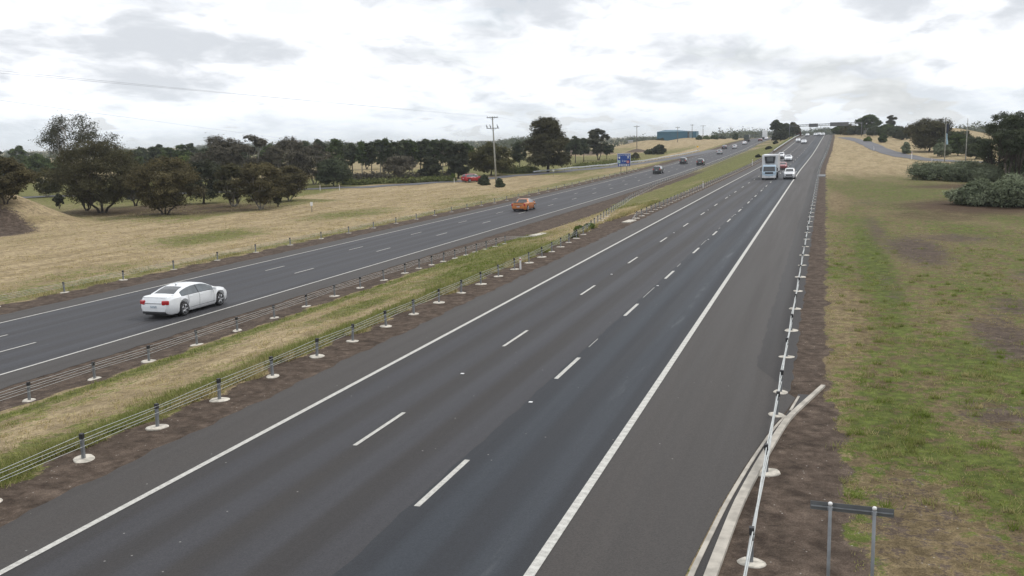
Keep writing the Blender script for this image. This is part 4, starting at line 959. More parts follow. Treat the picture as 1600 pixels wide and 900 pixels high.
for i, (px, pt, pb, lb) in enumerate(POLES):
    xx = -82-.0*i; q = atx(px, pb, -82 if i < 4 else -86); y = min(q[1], 1500); x = aty(px, pb, y)[0]
    zt_ = aty(px, pt, y)[2]; h = zt_-float(T(x, y))
    h = min(max(h, 9), 22); prevs.append(Vector((x, y, float(T(x, y))+h)))
    power_pole(x, y, h, lb, 0, False, 0, .17 if i < 2 else .2, ((0.25, 2.6 if i != 3 else 3.6, 0),))
def wire(a, b, sag, label, rr=.010):
    mb = MB(); a, b = Vector(a), Vector(b); mb.tube([a.lerp(b, f)+Vector((0, 0, -4*sag*f*(1-f))) for f in np.linspace(0, 1, 24)], rr, 4)
    tag(mb.build('power_line', M['steel']), label, 'power line', 'power lines above the left field')
WT = Vector((mx_+top[0]-mx_, my_, top[2]))
for i, (dx_, dzz, px, py, lb) in enumerate(((-1.1, -.1, 28, 108, 'upper pair of thin power lines, left one, from the tall pole across the sky'), (1.1, -.1, 28, 113.5, 'upper pair of thin power lines, right one, from the tall pole across the sky'))):
    e = aty(px, py, 52.0); d = Vector(e)-WT; wire(WT+Vector((dx_, -.14, dzz)), WT+d*1.6, .15, lb)
wire(Vector(aty(-20, 154, 62.0)), Vector(aty(500, 224, 215.0)), .0, 'lower thin power line sloping down across the sky behind the grey brown gums')
wire(WT+Vector((1.1, 0, -.1)), prevs[0], 2.5, 'thin power line from the tall pole to the pole behind the blue sign')

# blue shed
by = 640.0; A = aty(1026.5, 219.5, by); B = aty(1074, 219, by); tp = aty(1030, 206.3, by)[2]; zb_ = float(T(A[0], by))
bl = NT('blue_cladding'); uvx = bl.n('ShaderNodeSeparateXYZ'); bl.l(bl.obj(), uvx.inputs[0]); rib = bl.math('SINE', bl.math('MULTIPLY', uvx.outputs[0], 9.0))
c_ = bl.mix(bl.rng(bl.noise(bl.obj(), .3, 4), .35, .65), (.026, .11, .175), (.035, .135, .2)); c_ = bl.mix(bl.rng(rib, -.2, .8, 0, .3), c_, (.03, .10, .16)); M['bluewall'] = bl.bsdf(c_, .5, bump=rib, bs=.6, bd=.1)
root = empty('blue_shed', (A[0], by, zb_), 0, 'large blue metal shed above the straw bank, with a smaller bay joined on the right', 'shed')
W_ = B[0]-A[0]; H_ = tp-zb_
mb = MB(); mb.box((W_/2, 12, H_/2-1), (W_, 24, H_+2)); mb.build('wall', M['bluewall'], root)
mb = MB(); mb.add([(-.4, -.4, H_+.02), (W_+.4, -.4, H_+.02), (W_+.4, 24.4, H_+.02), (-.4, 24.4, H_+.02), (W_*.2, 7, H_+1.3), (W_*.6, 7, H_+1.1), (W_*.6, 17, H_+1.1), (W_*.2, 17, H_+1.3)], [(0, 1, 5, 4), (1, 2, 6, 5), (2, 3, 7, 6), (3, 0, 4, 7), (4, 5, 6, 7), (3, 2, 1, 0)]); mb.build('roof', M['bluewall'], root)
C0 = aty(1081, 214, by); C1 = aty(1088, 214, by)
mb = MB(); mb.box(((C0[0]+C1[0])/2-A[0], 6, H_*.42), (C1[0]-C0[0], 12, H_*1.16)); mb.build('side_bay', M['bluewall'], root)
mb = MB(); mb.box(((B[0]+C0[0])/2-A[0], 6, H_*.97), (C0[0]-B[0]+.3, 10, .5)); mb.tube([(B[0]+.3-A[0], 1, 0), (B[0]+.3-A[0], 1, H_)], .3, 6); mb.build('canopy', M['signback'], root)
# low pale buildings far off
for px, py, wpx, hpx, lb, y_ in ((985, 223.5, 8, 4, 'low pale hut beside the brown heap left of the blue shed', 560.), (955, 224, 5, 3.6, 'small grey cabin behind the dark fir like tree', 520.)):
    x, y, z = at(px, py); k = mpp(y, x); root = empty('hut', (x, y, z), .2, lb, 'hut')
    hm = plain('hut_wall', (.42, .4, .36), .8); mb = MB(); mb.box((0, 0, hpx*k*.35), (wpx*k, wpx*k*.6, hpx*k*.8)); mb.build('wall', hm, root)
    mb = MB(); w_, d_, h_ = wpx*k*.54, wpx*k*.34, hpx*k; mb.add([(-w_, -d_, h_*.75), (w_, -d_, h_*.75), (w_, d_, h_*.75), (-w_, d_, h_*.75), (-w_, 0, h_*1.05), (w_, 0, h_*1.05)], [(0, 1, 5, 4), (2, 3, 4, 5), (0, 4, 3), (1, 2, 5), (3, 2, 1, 0)]); mb.build('roof', M['steel'], root)
# raised pavement markers and litter
mk = MB(); mk.box((0, 0, .012), (.12, .11, .024), .008); mkm = mk.mesh('marker'); mkm.materials.append(M['white'])
for lat, y0_, st_ in ((L1, 31.0, 25.4), (L2, 28.0, 24.4)):
    for k in range(5):
        y = y0_+st_*k; o = link('pavement_marker', mkm); o.location = (lat+.02, y, .027); tag(o, 'small white raised marker stuck on the asphalt between the lane dashes', 'pavement marker', 'raised markers on the right carriageway')

# ------------------------------------------------------------------ trees
LEAF = {
 'umber': leaf_mat('umber_foliage', (.050, .047, .028), (.115, .108, .058)),
 'olive': leaf_mat('olive_foliage', (.052, .055, .026), (.115, .105, .045)),
 'rust':  leaf_mat('rusty_foliage', (.056, .051, .032), (.15, .128, .066)),
 'gum':   leaf_mat('gum_foliage', (.050, .052, .036), (.088, .088, .058)),
 'grey':  leaf_mat('grey_brown_foliage', (.072, .066, .052), (.155, .142, .108)),
 'green': leaf_mat('green_foliage', (.042, .062, .027), (.10, .128, .05)),
 'dark':  leaf_mat('dark_foliage', (.046, .058, .038), (.105, .12, .07)),
 'bright': leaf_mat('bright_foliage', (.075, .11, .028), (.15, .19, .06)),
 'salt':  leaf_mat('grey_green_foliage', (.105, .128, .075), (.235, .262, .175)),
 'weed':  leaf_mat('weed_foliage', (.085, .105, .035), (.17, .18, .075)),
 'deep':  leaf_mat('deep_foliage', (.036, .042, .03), (.08, .086, .054)),
 'red':   leaf_mat('reddish_foliage', (.12, .05, .03), (.17, .08, .045))}
def leaves(rs, lobes, ncl, nleaf, size, spread, low=.35, thr=0.0):
    """lobes: cx, cy, cz, rx, ry, rz.  leaf sprays grouped on clusters over each lobe's skin"""
    L_ = np.array(lobes, float); wgt = (L_[:, 3]*L_[:, 4]+L_[:, 3]*L_[:, 5]+L_[:, 4]*L_[:, 5]); wgt /= wgt.sum()
    ci = rs.choice(len(L_), ncl, p=wgt); d = rs.normal(size=(ncl, 3)); d /= np.linalg.norm(d, axis=1)[:, None]
    flip = (d[:, 2] < -.15) & (rs.rand(ncl) > low); d[flip, 2] *= -1
    r = rs.uniform(.62, 1.04, ncl)[:, None]
    cc = L_[ci, :3]+d*L_[ci, 3:6]*r
    cs = spread*rs.uniform(.6, 1.35, ncl); cb = rs.beta(2, 2, ncl)
    # each lobe shifts the tone of its clusters at random
    lb = rs.rand(len(L_)); cb = .55*cb+.45*lb[ci]
    k = np.repeat(np.arange(ncl), nleaf); n = len(k)
    p = cc[k]+rs.normal(size=(n, 3))*cs[k][:, None]*np.array([1, 1, .62])
    nv = d[k]*.8+np.array([0, 0, .55])+rs.normal(size=(n, 3))*.38
    a = np.cross(nv, rs.normal(size=(n, 3))); a /= np.linalg.norm(a, axis=1)[:, None]+1e-9
    b = np.cross(nv, a); b /= np.linalg.norm(b, axis=1)[:, None]+1e-9
    sz = size*rs.uniform(.55, 1.3, n)[:, None]; a *= sz; b *= sz*rs.uniform(.4, .7, n)[:, None]
    V = np.stack([p-a, p+b, p+a, p-b], 1).reshape(-1, 3)
    F = np.arange(n*4).reshape(n, 4)
    colr = np.stack([np.clip(cb[k]+rs.normal(size=n)*.12, 0, 1), rs.rand(n), np.zeros(n)], -1)
    return V, F, np.repeat(colr, 4, 0)
def make_tree(seed, H, W, kind, dens=1.0, leafsz=.22):
    """returns crown mesh arrays and a trunk MB for a tree H tall and W wide, base at the origin"""
    rs = np.random.RandomState(seed)
    P = dict(umbrella=(.20, 40, .125, .62, 3), round=(.06, 32, .15, .8, 1), gum=(.42, 22, .115, .66, 2), row=(.36, 13, .2, .9, 1), tall=(.05, 44, .145, .9, 1), shrub=(.0, 26, .17, .8, 4), multi=(.2, 34, .125, .72, 5), clump=(.22, 20, .16, .75, 3), droop=(.28, 14, .2, .75, 1))[kind]
    cb, nl, rl, flat, stems = P
    lobes = []; tries = 0; cz0, ch = H*cb, H*(1-cb)
    while len(lobes) < nl and tries < 900:
        tries += 1
        u = rs.rand(); a = rs.uniform(0, 2*PI)
        if kind == 'umbrella': prof = math.sqrt(max(0, 1-(u-.42)**2/.36)) if u > .42 else .45+.55*(u/.42)**.7
        elif kind == 'tall': prof = (1-.1*(1-u)) if u < .45 else (1-((u-.45)/.6)**2*.55); prof *= (1 if abs(u-.72) > .06 else .72)
        elif kind == 'gum': prof = .35+.65*math.sin(PI*min(1, u*.9+.1)); 
        elif kind == 'row': prof = math.sin(PI*(.16+.7*u))
        elif kind == 'shrub': prof = math.sqrt(max(0, 1-u*u))
        else: prof = math.sqrt(max(.02, 1-(2*u-.9)**2/1.25))
        rr = math.sqrt(rs.uniform(.25, 1)) if kind != 'row' else math.sqrt(rs.rand())
        R_ = max(0, W/2*prof*rr-rl*W*.55); z = cz0+ch*u*(1-rl*.5)
        if kind == 'shrub': z = H*u*.78
        p = np.array([R_*math.cos(a), R_*math.sin(a), z]); q = rl*W*(rs.uniform(.75, 1.3) if kind != 'shrub' else rs.uniform(.55, 1.5))
        if any(np.linalg.norm((p-l[:3])*np.array([1, 1, 1.4])) < q*.85 for l in lobes): continue
        lobes.append((*p, q, q*rs.uniform(.85, 1.1), q*flat*rs.uniform(.8, 1.1)))
    zs_ = max(l[2]+l[5] for l in lobes); sc = H*.97/zs_; lobes = [(l[0], l[1], l[2]*sc, *l[3:]) for l in lobes]
    lobes = [l if l[2]-l[5] > .1*H*(kind != 'shrub')+.05 else (l[0], l[1], l[5]+.1*H*(kind != 'shrub'), *l[3:]) for l in lobes]
    ncl = int(len(lobes)*(17 if kind != 'gum' else 14)*dens); nlf = 24
    mean_r = np.mean([l[3] for l in lobes])
    V, F, col = leaves(rs, lobes, ncl, nlf, leafsz, mean_r*(.21 if kind != 'gum' else .24), .38)
    # trunk and limbs
    mb = MB(); tr = (.022*H if kind not in ('row',) else .014*H)*(1 if stems == 1 else .72); fork = dict(umbrella=.12, round=.2, gum=.3, row=.5, tall=.35, shrub=.06, multi=.05, clump=.12, droop=.3)[kind]*H
    bases = []
    for s_ in range(stems):
        a = 2*PI*s_/max(stems, 1)+rs.rand(); o = (.0 if stems == 1 else .02*W); sp = (.03*W if stems == 1 else .1*W)
        b0 = Vector((o*math.cos(a), o*math.sin(a), -.3)); b1 = Vector((sp*math.cos(a)*.5, sp*math.sin(a)*.5, fork*.55)); b2 = Vector((sp*math.cos(a), sp*math.sin(a), fork))
        mb.tube([b0, b1, b2], [tr*1.35, tr*.95, tr*.8], 8); bases.append(b2)
    for l in lobes:
        tgt = Vector(l[:3])+Vector((0, 0, -.2*l[5])); st = min(bases, key=lambda b: (Vector((b.x, b.y, 0))-Vector((tgt.x, tgt.y, 0))).length+rs.rand()*.05*W)
        up_ = (tgt.z-st.z); m1 = st.lerp(tgt, .4)+Vector((rs.normal()*.02*W, rs.normal()*.02*W, abs(up_)*.10)); m2 = st.lerp(tgt, .75)+Vector((rs.normal()*.02*W, rs.normal()*.02*W, abs(up_)*.06))
        mb.tube([st, m1, m2, tgt], [tr*.55, tr*.36, tr*.22, tr*.08], 5)
        if kind in ('gum', 'umbrella', 'multi'):
            for _ in range(3):
                e = tgt+Vector(rs.normal(size=3)*l[3]*.6); e.z = max(e.z, tgt.z); mb.tube([m2, m2.lerp(e, .5), e], [tr*.18, tr*.1, tr*.04], 4)
    return V, F, col, mb
def tree(label, px, py, ptop, wpx, kind, leaf, seed, dens=1.0, bark='bark', group=None, cat='tree', name='tree', y=None, lsz=None, dx=0):
    """a tree whose foot is at photo pixel (px, py), whose top reaches row ptop and whose crown is wpx wide"""
    if y is None: x, y, z = at(px, py)
    else: x = aty(px, py, y)[0]; z = float(T(x, y))
    k = mpp(y, x); H = aty(px, ptop, y)[2]-z; W = wpx*k
    V, F, col, mb = make_tree(seed, H, W, kind, dens, lsz or max(.13, min(.6, 1.3*k)))
    root = empty(name, (x, y, z), 0, label, cat, group)
    mb.build('trunk' if kind != 'shrub' else 'stem', M[bark], root)
    link('crown' if kind != 'shrub' else 'foliage', npmesh('crown', V, F, False, col), LEAF[leaf], root)
    return root
GL = 'trees left of the motorway'
tree('tall open gum tree with bare pale limbs rising behind the big spreading tree', 126, 318, 175.5, 136, 'gum', 'gum', 35, 1.7, 'palebark', GL, y=168)
tree('big dark spreading tree with a domed crown at the left, behind the earth mound', 160, 332.5, 216.5, 172, 'umbrella', 'umber', 3, 2.7, 'bark', GL)
tree('olive crown cut by the left picture edge behind the earth mound', 8, 318, 242, 96, 'umbrella', 'rust', 4, 1.5, 'bark', GL)
tree('small yellowish tree with a forked pale trunk between the mound and the big dark tree', 74, 308, 262, 58, 'clump', 'olive', 5, 1.3, 'palebark', GL)
tree('knee high thin sapling right of the earth mound', 93, 326, 302, 17, 'clump', 'deep', 6, .7, 'bark', GL)
tree('slim dark tree pressed against the left side of the big spreading tree', 136, 329, 252, 52, 'multi', 'deep', 7, 1.2, 'bark', GL)
tree('dark tree with a stout trunk between the two spreading trees', 212, 322, 250, 54, 'clump', 'umber', 8, 1.2, 'bark', GL)
tree('brown topped spreading tree with a short thick trunk in front of the dark car', 258, 335.5, 243.5, 138, 'umbrella', 'rust', 9, 2.2, 'bark', GL)
tree('dark green round tree behind the brown topped spreading tree', 318, 318, 247, 82, 'round', 'deep', 10, 1.6, 'bark', GL)
tree('grey brown gum with a broad high crown, left one of the tall group', 345, 300, 210, 98, 'multi', 'grey', 12, 1.6, 'palebark', GL, y=186)
tree('grey brown gum with ragged top, middle of the tall group', 398, 298, 208.5, 70, 'gum', 'grey', 13, 1.7, 'palebark', GL, y=190)
tree('grey brown gum, right one of the tall group', 450, 298, 213, 92, 'multi', 'grey', 14, 1.5, 'palebark', GL, y=194)
tree('small slender grey tree at the right end of the tall gum group', 492, 297, 222, 62, 'clump', 'grey', 15, 1.2, 'palebark', GL, y=200)
tree('dark tree with several pale thin stems at the edge of the straw', 366, 322.5, 253, 60, 'multi', 'umber', 16, 1.3, 'palebark', GL)
tree('broad brown tree with many forking stems by the straw edge', 408, 327.5, 252, 84, 'umbrella', 'rust', 17, 1.6, 'palebark', GL)
tree('leaning tree with orange brown top and a pale trunk, nearest the white sign', 452, 314, 257.5, 74, 'umbrella', 'rust', 18, 1.4, 'palebark', GL)
tree('thin young tree between the broad brown tree and the leaning tree', 434, 323, 288, 22, 'clump', 'umber', 19, .7, 'bark', GL)
tree('rounded green tree standing alone behind two white posts', 521, 291, 247, 60, 'round', 'dark', 20, 1.6, 'bark', GL)
tree('drooping brownish tree in front of the row by the pasture', 621, 285, 241.5, 44, 'droop', 'grey', 21, 1.2, 'bark', GL)
tree('smaller brownish tree right of the drooping one', 640, 277, 243, 26, 'droop', 'grey', 22, 1.0, 'bark', GL)
tree('dark round bushy tree under bare white branches', 673, 281, 244.5, 36, 'round', 'deep', 23, 1.5, 'bark', GL)
tree('dark pointed tree behind the red car', 716, 279, 222.5, 40, 'tall', 'deep', 24, 1.3, 'bark', GL)
tree('wide olive tree behind the tall power pole', 767, 274.5, 220.5, 76, 'round', 'olive', 25, 1.7, 'bark', GL)
tree('dark green tree between the olive tree and the giant dark tree', 812, 266, 219.5, 32, 'row', 'dark', 26, 1.2, 'bark', GL)
tree('giant dark tree, the tallest of all, right of the power pole', 856, 269, 181.5, 72, 'tall', 'umber', 27, 2.6, 'bark', GL)
tree('grey leafless gum with white branches behind the dark round tree', 676, 270, 226, 30, 'gum', 'grey', 28, .35, 'palebark', GL)
# the long row by the pasture
GR = 'row of straight gums along the pasture'
rw = random.Random(4)
tops = [(551, 222, 276), (566, 219, 276), (581, 218.5, 275), (595, 217, 275), (607, 214.5, 274), (620, 220, 274), (631, 217.5, 273), (644, 216, 273), (657, 218, 272), (668, 215, 272), (681, 216, 271), (692, 215.5, 271), (701, 217, 270), (730, 222, 270)]
lab = ['leftmost gum of the row along the pasture', 'second gum from the left in the pasture row', 'gum left of the tallest one in the pasture row', 'gum touching the tallest of the pasture row on its left', 'tallest gum in the left half of the pasture row', 'low gum just right of the tallest of the row', 'gum above the drooping brownish tree in the row', 'gum left of the pale gap in the pasture row', 'gum right of the pale gap in the pasture row', 'gum rising over the dark round bushy tree', 'gum with white stems above the dark round tree', 'third gum from the right end of the pasture row', 'second gum from the right end of the pasture row', 'rightmost gum of the pasture row by the dark pointed tree']
rowdata = {}
for i, ((px, pt, pb), lb) in enumerate(zip(tops, lab)):
    tree(lb, px, pb, pt, rw.uniform(24, 36), 'row', 'green' if i % 3 == 1 else 'dark', 40+i, 1.15, 'palebark' if i % 2 else 'bark', GR)
for i, (px, pt, pb, wd, lb) in enumerate(((884, 214, 256, 22, 'gum touching the giant dark tree on its right'), (899, 212, 254.5, 24, 'middle gum right of the giant dark tree'), (912, 215, 253, 20, 'gum left of the tall twisted one'), (935, 199.5, 250.5, 36, 'tall twisted gum above the blue sign'), (948, 222, 249, 20, 'low dark gum behind the blue sign'))):
    tree(lb, px, pb, pt, wd, 'row' if i != 3 else 'clump', 'dark' if i != 3 else 'gum', 60+i, 1.3, 'bark', 'gums right of the giant dark tree')
# green wood behind the spreading trees
GB = 'trees far behind the spreading trees'
for i, (px, pb, pt, wd, kd, lf, yv, lb) in enumerate(((30, 262, 227, 26, 'clump', 'green', 330, 'lone green tree on the skyline at the far left'), (-4, 262, 230, 22, 'clump', 'deep', 330, 'dark tree on the skyline cut by the left edge'), (62, 285, 240, 56, 'round', 'green', 260, 'green tree behind the small yellowish tree'), (20, 285, 246, 60, 'round', 'dark', 270, 'dark green tree behind the olive crown at the left'), (100, 285, 243, 50, 'round', 'green', 250, 'green tree left of the tall open gum'),
        (205, 285, 236, 44, 'round', 'green', 250, 'green tree right of the big spreading dome'), (243, 280, 227, 34, 'clump', 'dark', 270, 'dark green crown in the gap behind the brown topped tree'), (268, 280, 229, 40, 'round', 'green', 280, 'wide green crown in the gap behind the brown topped tree'), (288, 280, 224.5, 36, 'clump', 'green', 270, 'green crown with a high top left of the tall gum group'), (290, 284, 243, 40, 'round', 'bright', 240, 'yellow green tree under the high green crown'),
        (318, 285, 232, 50, 'round', 'dark', 245, 'dark green tree left of the tall gum group'), (480, 285, 218, 30, 'row', 'dark', 262, 'dark tree right behind the tall gum group'), (503, 283, 216, 28, 'row', 'dark', 268, 'dark tree left of the pasture row'), (527, 281, 215.5, 34, 'row', 'green', 266, 'green tree with a round head behind the lone rounded tree'), (300, 262, 222.5, 22, 'gum', 'dark', 330, 'flat topped gum on the skyline left of the tall group'), (250, 262, 224.5, 24, 'gum', 'dark', 340, 'flat topped gum on the skyline above the gap'))):
    tree(lb, px, pb, pt, wd, kd, lf, 80+i, 1.25, 'bark', GB, y=yv)
for i, (px, pb, pt, wd, kd, lf, yv, lb) in enumerate(((222, 272, 229, 40, 'round', 'dark', 310, 'dark crown behind the green tree right of the spreading dome'), (258, 272, 230, 44, 'clump', 'green', 320, 'green crown low in the gap above the brown topped tree'), (336, 275, 228, 50, 'round', 'dark', 300, 'dark crown behind the broad grey brown gum'), (375, 275, 224, 46, 'clump', 'dark', 300, 'dark crown behind the ragged grey gum'),
        (425, 275, 224, 48, 'clump', 'green', 300, 'green crown behind the gap between the two grey gums'), (470, 276, 226, 44, 'round', 'dark', 295, 'dark low crown behind the slender grey tree'), (545, 268, 222, 40, 'clump', 'dark', 310, 'dark crown behind the head of the pasture row'))):
    tree(lb, px, pb, pt, wd, kd, lf, 200+i, 1.25, 'bark', GB, y=yv)
for i, (px, pt, wd, lb) in enumerate(((573, 224, 30, 'low crown behind the first gums of the pasture row'), (600, 222, 34, 'low crown behind the tallest gum of the pasture row'), (632, 223, 34, 'low crown behind the drooping brownish tree'), (668, 221, 36, 'low crown behind the white stemmed gum'), (697, 222, 34, 'low crown behind the right end of the pasture row'))):
    tree(lb, px, 262, pt, wd, 'clump', 'green' if i % 2 else 'dark', 210+i, 1.1, 'bark', 'second line of trees behind the pasture row', y=320)
# right side
GRr = 'trees right of the motorway'
tree('broad dark tree left of the flagpoles beside the exit ramp', 1451, 244, 183.5, 78, 'round', 'umber', 101, 2.3, 'bark', GRr, y=325)
tree('dark tree joined to the right flank of the broad dark tree', 1492, 246, 204, 52, 'round', 'dark', 102, 1.7, 'bark', GRr, y=315)
tree('pale green bushy tree at the foot of the left flagpole', 1471, 250, 222.5, 30, 'round', 'salt', 103, 1.2, 'bark', GRr, y=286)
tree('green tree between the two flagpoles', 1496, 252, 209, 36, 'round', 'green', 104, 1.4, 'bark', GRr, y=292)
tree('dark low tree right of the bare flagpole', 1524, 254, 212, 44, 'round', 'dark', 105, 1.5, 'bark', GRr, y=270)
for i, (px, pb, pt, wd, lb) in enumerate(((1556, 283, 173.5, 72, 'dark casuarina with a peaked top, left one of the group at the right edge'), (1573, 286, 181, 58, 'middle casuarina with bare lower trunks above the grey shrubs'), (1594, 285, 171, 84, 'casuarina with a high crown at the right picture edge'))):
    tree(lb, px, pb, pt, wd, 'clump' if i != 1 else 'gum', 'dark', 106+i, 2.1, 'bark', GRr)
tree('dark tree filling the gap behind the casuarinas', 1590, 252, 215, 70, 'round', 'deep', 110, 1.5, 'bark', GRr, y=250)
tree('rounded pale green crowned gum above the exit ramp bank', 1356, 214, 178.5, 38, 'gum', 'green', 111, 1.9, 'palebark', GRr, y=520)
tree('small open gum on the skyline left of the broad dark tree', 1391, 212, 179.5, 19, 'gum', 'gum', 112, 1.3, 'palebark', GRr, y=560)
for i, (px, pb, pt, wd, lf, yv, lb) in enumerate(((1313, 215.2, 196, 24, 'green', 560, 'round green tree at the start of the exit ramp'), (1326, 216, 194, 30, 'olive', 545, 'olive green bushy tree beside the exit ramp start'), (1340, 216, 196.5, 28, 'dark', 530, 'dark bush left of the grey sign back'), (1367, 215, 197, 26, 'dark', 500, 'dark round tree right of the grey sign back'), (1383, 214, 195, 34, 'green', 500, 'green tree on the straw bank under the small open gum'), (1401, 218, 196, 32, 'dark', 470, 'dark tree between the bank and the broad dark tree'), (1408, 228, 203, 24, 'deep', 430, 'deep green bush at the left foot of the broad dark tree'))):
    tree(lb, px, pb, pt, wd, 'round', lf, 115+i, 1.3, 'bark', 'trees on the bank by the exit ramp', y=yv)
# median trees at the crest
for i, (px, pb, pt, wd, kd, lf, yv, lb) in enumerate(((1213, 219.5, 186.5, 22, 'clump', 'dark', 520, 'tall dark tree at the left end of the median clump'), (1219, 220.5, 201, 24, 'round', 'deep', 500, 'low dark tree at the front of the median clump'), (1229, 218.5, 192, 24, 'round', 'dark', 535, 'middle tree of the median clump'), (1239, 216.5, 190.5, 20, 'clump', 'umber', 555, 'tree at the right end of the median clump'), (1247.5, 215, 204, 7, 'round', 'red', 560, 'small reddish bush right of the median clump'))):
    tree(lb, px, pb, pt, wd, kd, lf, 130+i, 1.6, 'bark', 'trees on the median at the crest', y=yv)
tree('small round green tree on the bank above the left carriageway', 1149, 218.5, 208, 9, 'round', 'green', 140, 1.2, 'bark')
# shrubs
GS = 'shrubs'
for i, (px, pb, pt, wd, lf, lb) in enumerate(((757, 289.5, 272.5, 21, 'dark', 'wide round shrub in the straw below the red car'), (780.5, 292.5, 277.5, 15, 'dark', 'narrow round shrub in the straw at the foot of the power pole'), (707.5, 283.5, 270.5, 11, 'bright', 'small bright green bush left of the red car'),
        (1029, 241, 225.5, 24, 'deep', 'dark round shrub on the straw bank left of the blue shed'), (1014, 241, 233, 14, 'dark', 'low green shrub joined to the dark round one'), (993, 247.5, 238.5, 13, 'umber', 'brown shrub at the foot of the pole by the blue sign'), (1032, 225, 217.5, 12, 'deep', 'small dark bush against the left end of the blue shed'),
        (1212, 224.8, 220, 8, 'deep', 'dark bush in the green median, top one of three'), (1201, 233, 228.3, 9, 'deep', 'dark bush in the green median, middle one of three'), (1184.5, 246, 241, 7, 'deep', 'dark bush in the green median, lowest one of three'), (905.5, 361, 352.5, 17, 'bright', 'green weedy bush growing through the crossing barrier'), (922, 357, 349, 19, 'bright', 'light green weeds beside the crossing barrier'), (899, 371.5, 361, 8, 'weed', 'little green weed at the foot of a barrier post'),
        (1092, 218, 211.5, 10, 'green', 'small green bush on the straw bank, nearest the blue shed'), (1103.5, 217.5, 212, 9, 'bright', 'bright green bush on the straw bank right of the blue shed'), (1116, 217.5, 211.5, 12, 'green', 'wide green bush on the straw bank between two thin poles'), (1129, 217, 212, 10, 'dark', 'dark bush on the straw bank left of the small round tree'), (1179, 215, 210, 9, 'green', 'green bush beside the dark box truck at the crest'),
        (1356, 221, 213.5, 11, 'bright', 'light green bush beside the upper exit ramp'), (1379, 222.5, 207, 15, 'green', 'green bush on the straw bank above the exit ramp'), (1415, 240, 221, 14, 'salt', 'pale bush at the left foot of the broad dark tree'))):
    tree(lb, px, pb, pt, wd, 'shrub', lf, 150+i, 1.0, 'bark', GS, 'shrub', 'shrub', y=600 if 'left end of the blue' in lb else None)
for i, (px, pb, pt, wd, lb) in enumerate(((1528, 320, 281, 86, 'front grey green shrub, left lobe reaching out over bare soil'), (1580, 321, 271, 100, 'front grey green shrub filling the right picture edge'), (1457, 281, 252, 72, 'long grey green shrub, left end of the back row'), (1503, 283, 250, 70, 'grey green shrub in the middle of the back row'), (1540, 284, 254, 56, 'grey green shrub at the foot of the casuarina trunks'), (1596, 281, 240, 52, 'grey green shrub behind the casuarinas at the right edge'))):
    tree(lb, px, pb, pt, wd, 'shrub', 'salt', 180+i, 3.6, 'bark', 'grey green shrubs on the right verge', 'shrub', 'shrub', lsz=.115)

# brush hedge on the bund by the pasture
def hedge(pts, h, d, leaf, seed, label, n):
    rs = np.random.RandomState(seed); e = smooth_path(pts, 1.6); lob = []
    b = e[0]; bz = float(T(b[0], b[1]))
    for x, y in e: lob.append((x-b[0], y-b[1], float(T(x, y))-bz+h*.4, d, d*.7, h*rs.uniform(.5, .72)))
    V, F, col = leaves(rs, lob, n, 16, .26, .55, .5)
    root = empty('hedge', (b[0], b[1], bz), 0, label, 'hedge'); link('foliage', npmesh('hedge', V, F, False, col), LEAF[leaf], root)
    mb = MB()
    for l in lob[::2]: mb.tube([(l[0], l[1], l[2]-h*.6), (l[0]+rs.normal()*.2, l[1], l[2]+h*.3)], [.06, .02], 5)
    mb.build('stem', M['bark'], root)
hedge([at(546, 283)[:2], at(600, 282)[:2], at(650, 281)[:2], at(700, 280)[:2]], 1.5, 1.3, 'grey', 7, 'low brown hedge along the pasture in front of the row of gums', 900)
hedge([at(545, 289)[:2], at(600, 287)[:2], at(660, 285)[:2], at(700, 283.5)[:2]], 0.7, 1.5, 'weed', 8, 'low strip of tall green weeds in front of the brown hedge', 900)
hedge([at(790, 271)[:2], at(830, 270)[:2]], 1.5, 1.6, 'weed', 9, 'green weeds left of the giant dark tree', 320)
hedge([at(905, 262)[:2], at(950, 257)[:2], at(990, 252)[:2]], 0.8, 2.2, 'weed', 10, 'green weeds behind the pale guard rail', 700)
# far wood along the skyline: one mass of crowns
rs = np.random.RandomState(77); lob = []
for k in range(620):
    az = rs.uniform(-.80, .25); d = rs.choice([900, 1300, 1900, 2600], p=[.12, .25, .33, .3])*rs.uniform(.88, 1.12)
    x, y = d*math.sin(az), d*math.cos(az)
    if -70 < x < 70 and y < 1200: continue
    h = rs.uniform(4, 9)*(1+.5*math.sin(az*17)*math.sin(az*41+1)); w_ = h*rs.uniform(1.4, 3.2); lob.append((x, y, float(T(x, y))+h*.45, w_, w_, h*.55))
V, F, col = leaves(rs, lob, 12000, 14, 1.1, 2.2, .4)
tag(link('distant_trees', npmesh('distant_trees', V, F, False, col), LEAF['dark']), 'far line of trees along the skyline', 'trees', None, 'stuff')
rs = np.random.RandomState(78); lob = []
for k in range(90):
    y = rs.uniform(700, 1100); x = rs.uniform(-40, 80); h = rs.uniform(6, 12); lob.append((x, y+500, float(T(x, y+500))+h*.5, h*.8, h*.8, h*.6))
V, F, col = leaves(rs, lob, 1500, 9, 1.0, 1.6, .4)
tag(link('distant_trees', npmesh('distant_trees', V, F, False, col), LEAF['dark']), 'trees closing the view beyond the crest', 'trees', None, 'stuff')
rs = np.random.RandomState(79); lob = []
for k in range(60):
    y = rs.uniform(330, 520); x = 62+.16*(y-330)+rs.uniform(0, 70); h = rs.uniform(4, 8); lob.append((x, y, float(T(x, y))+h*.4, h*.8, h*.8, h*.55))
V, F, col = leaves(rs, lob, 3600, 14, .5, 1.0, .4)
tag(link('distant_trees', npmesh('distant_trees', V, F, False, col), LEAF['umber']), 'brown wood behind the flagpoles', 'trees', None, 'stuff')

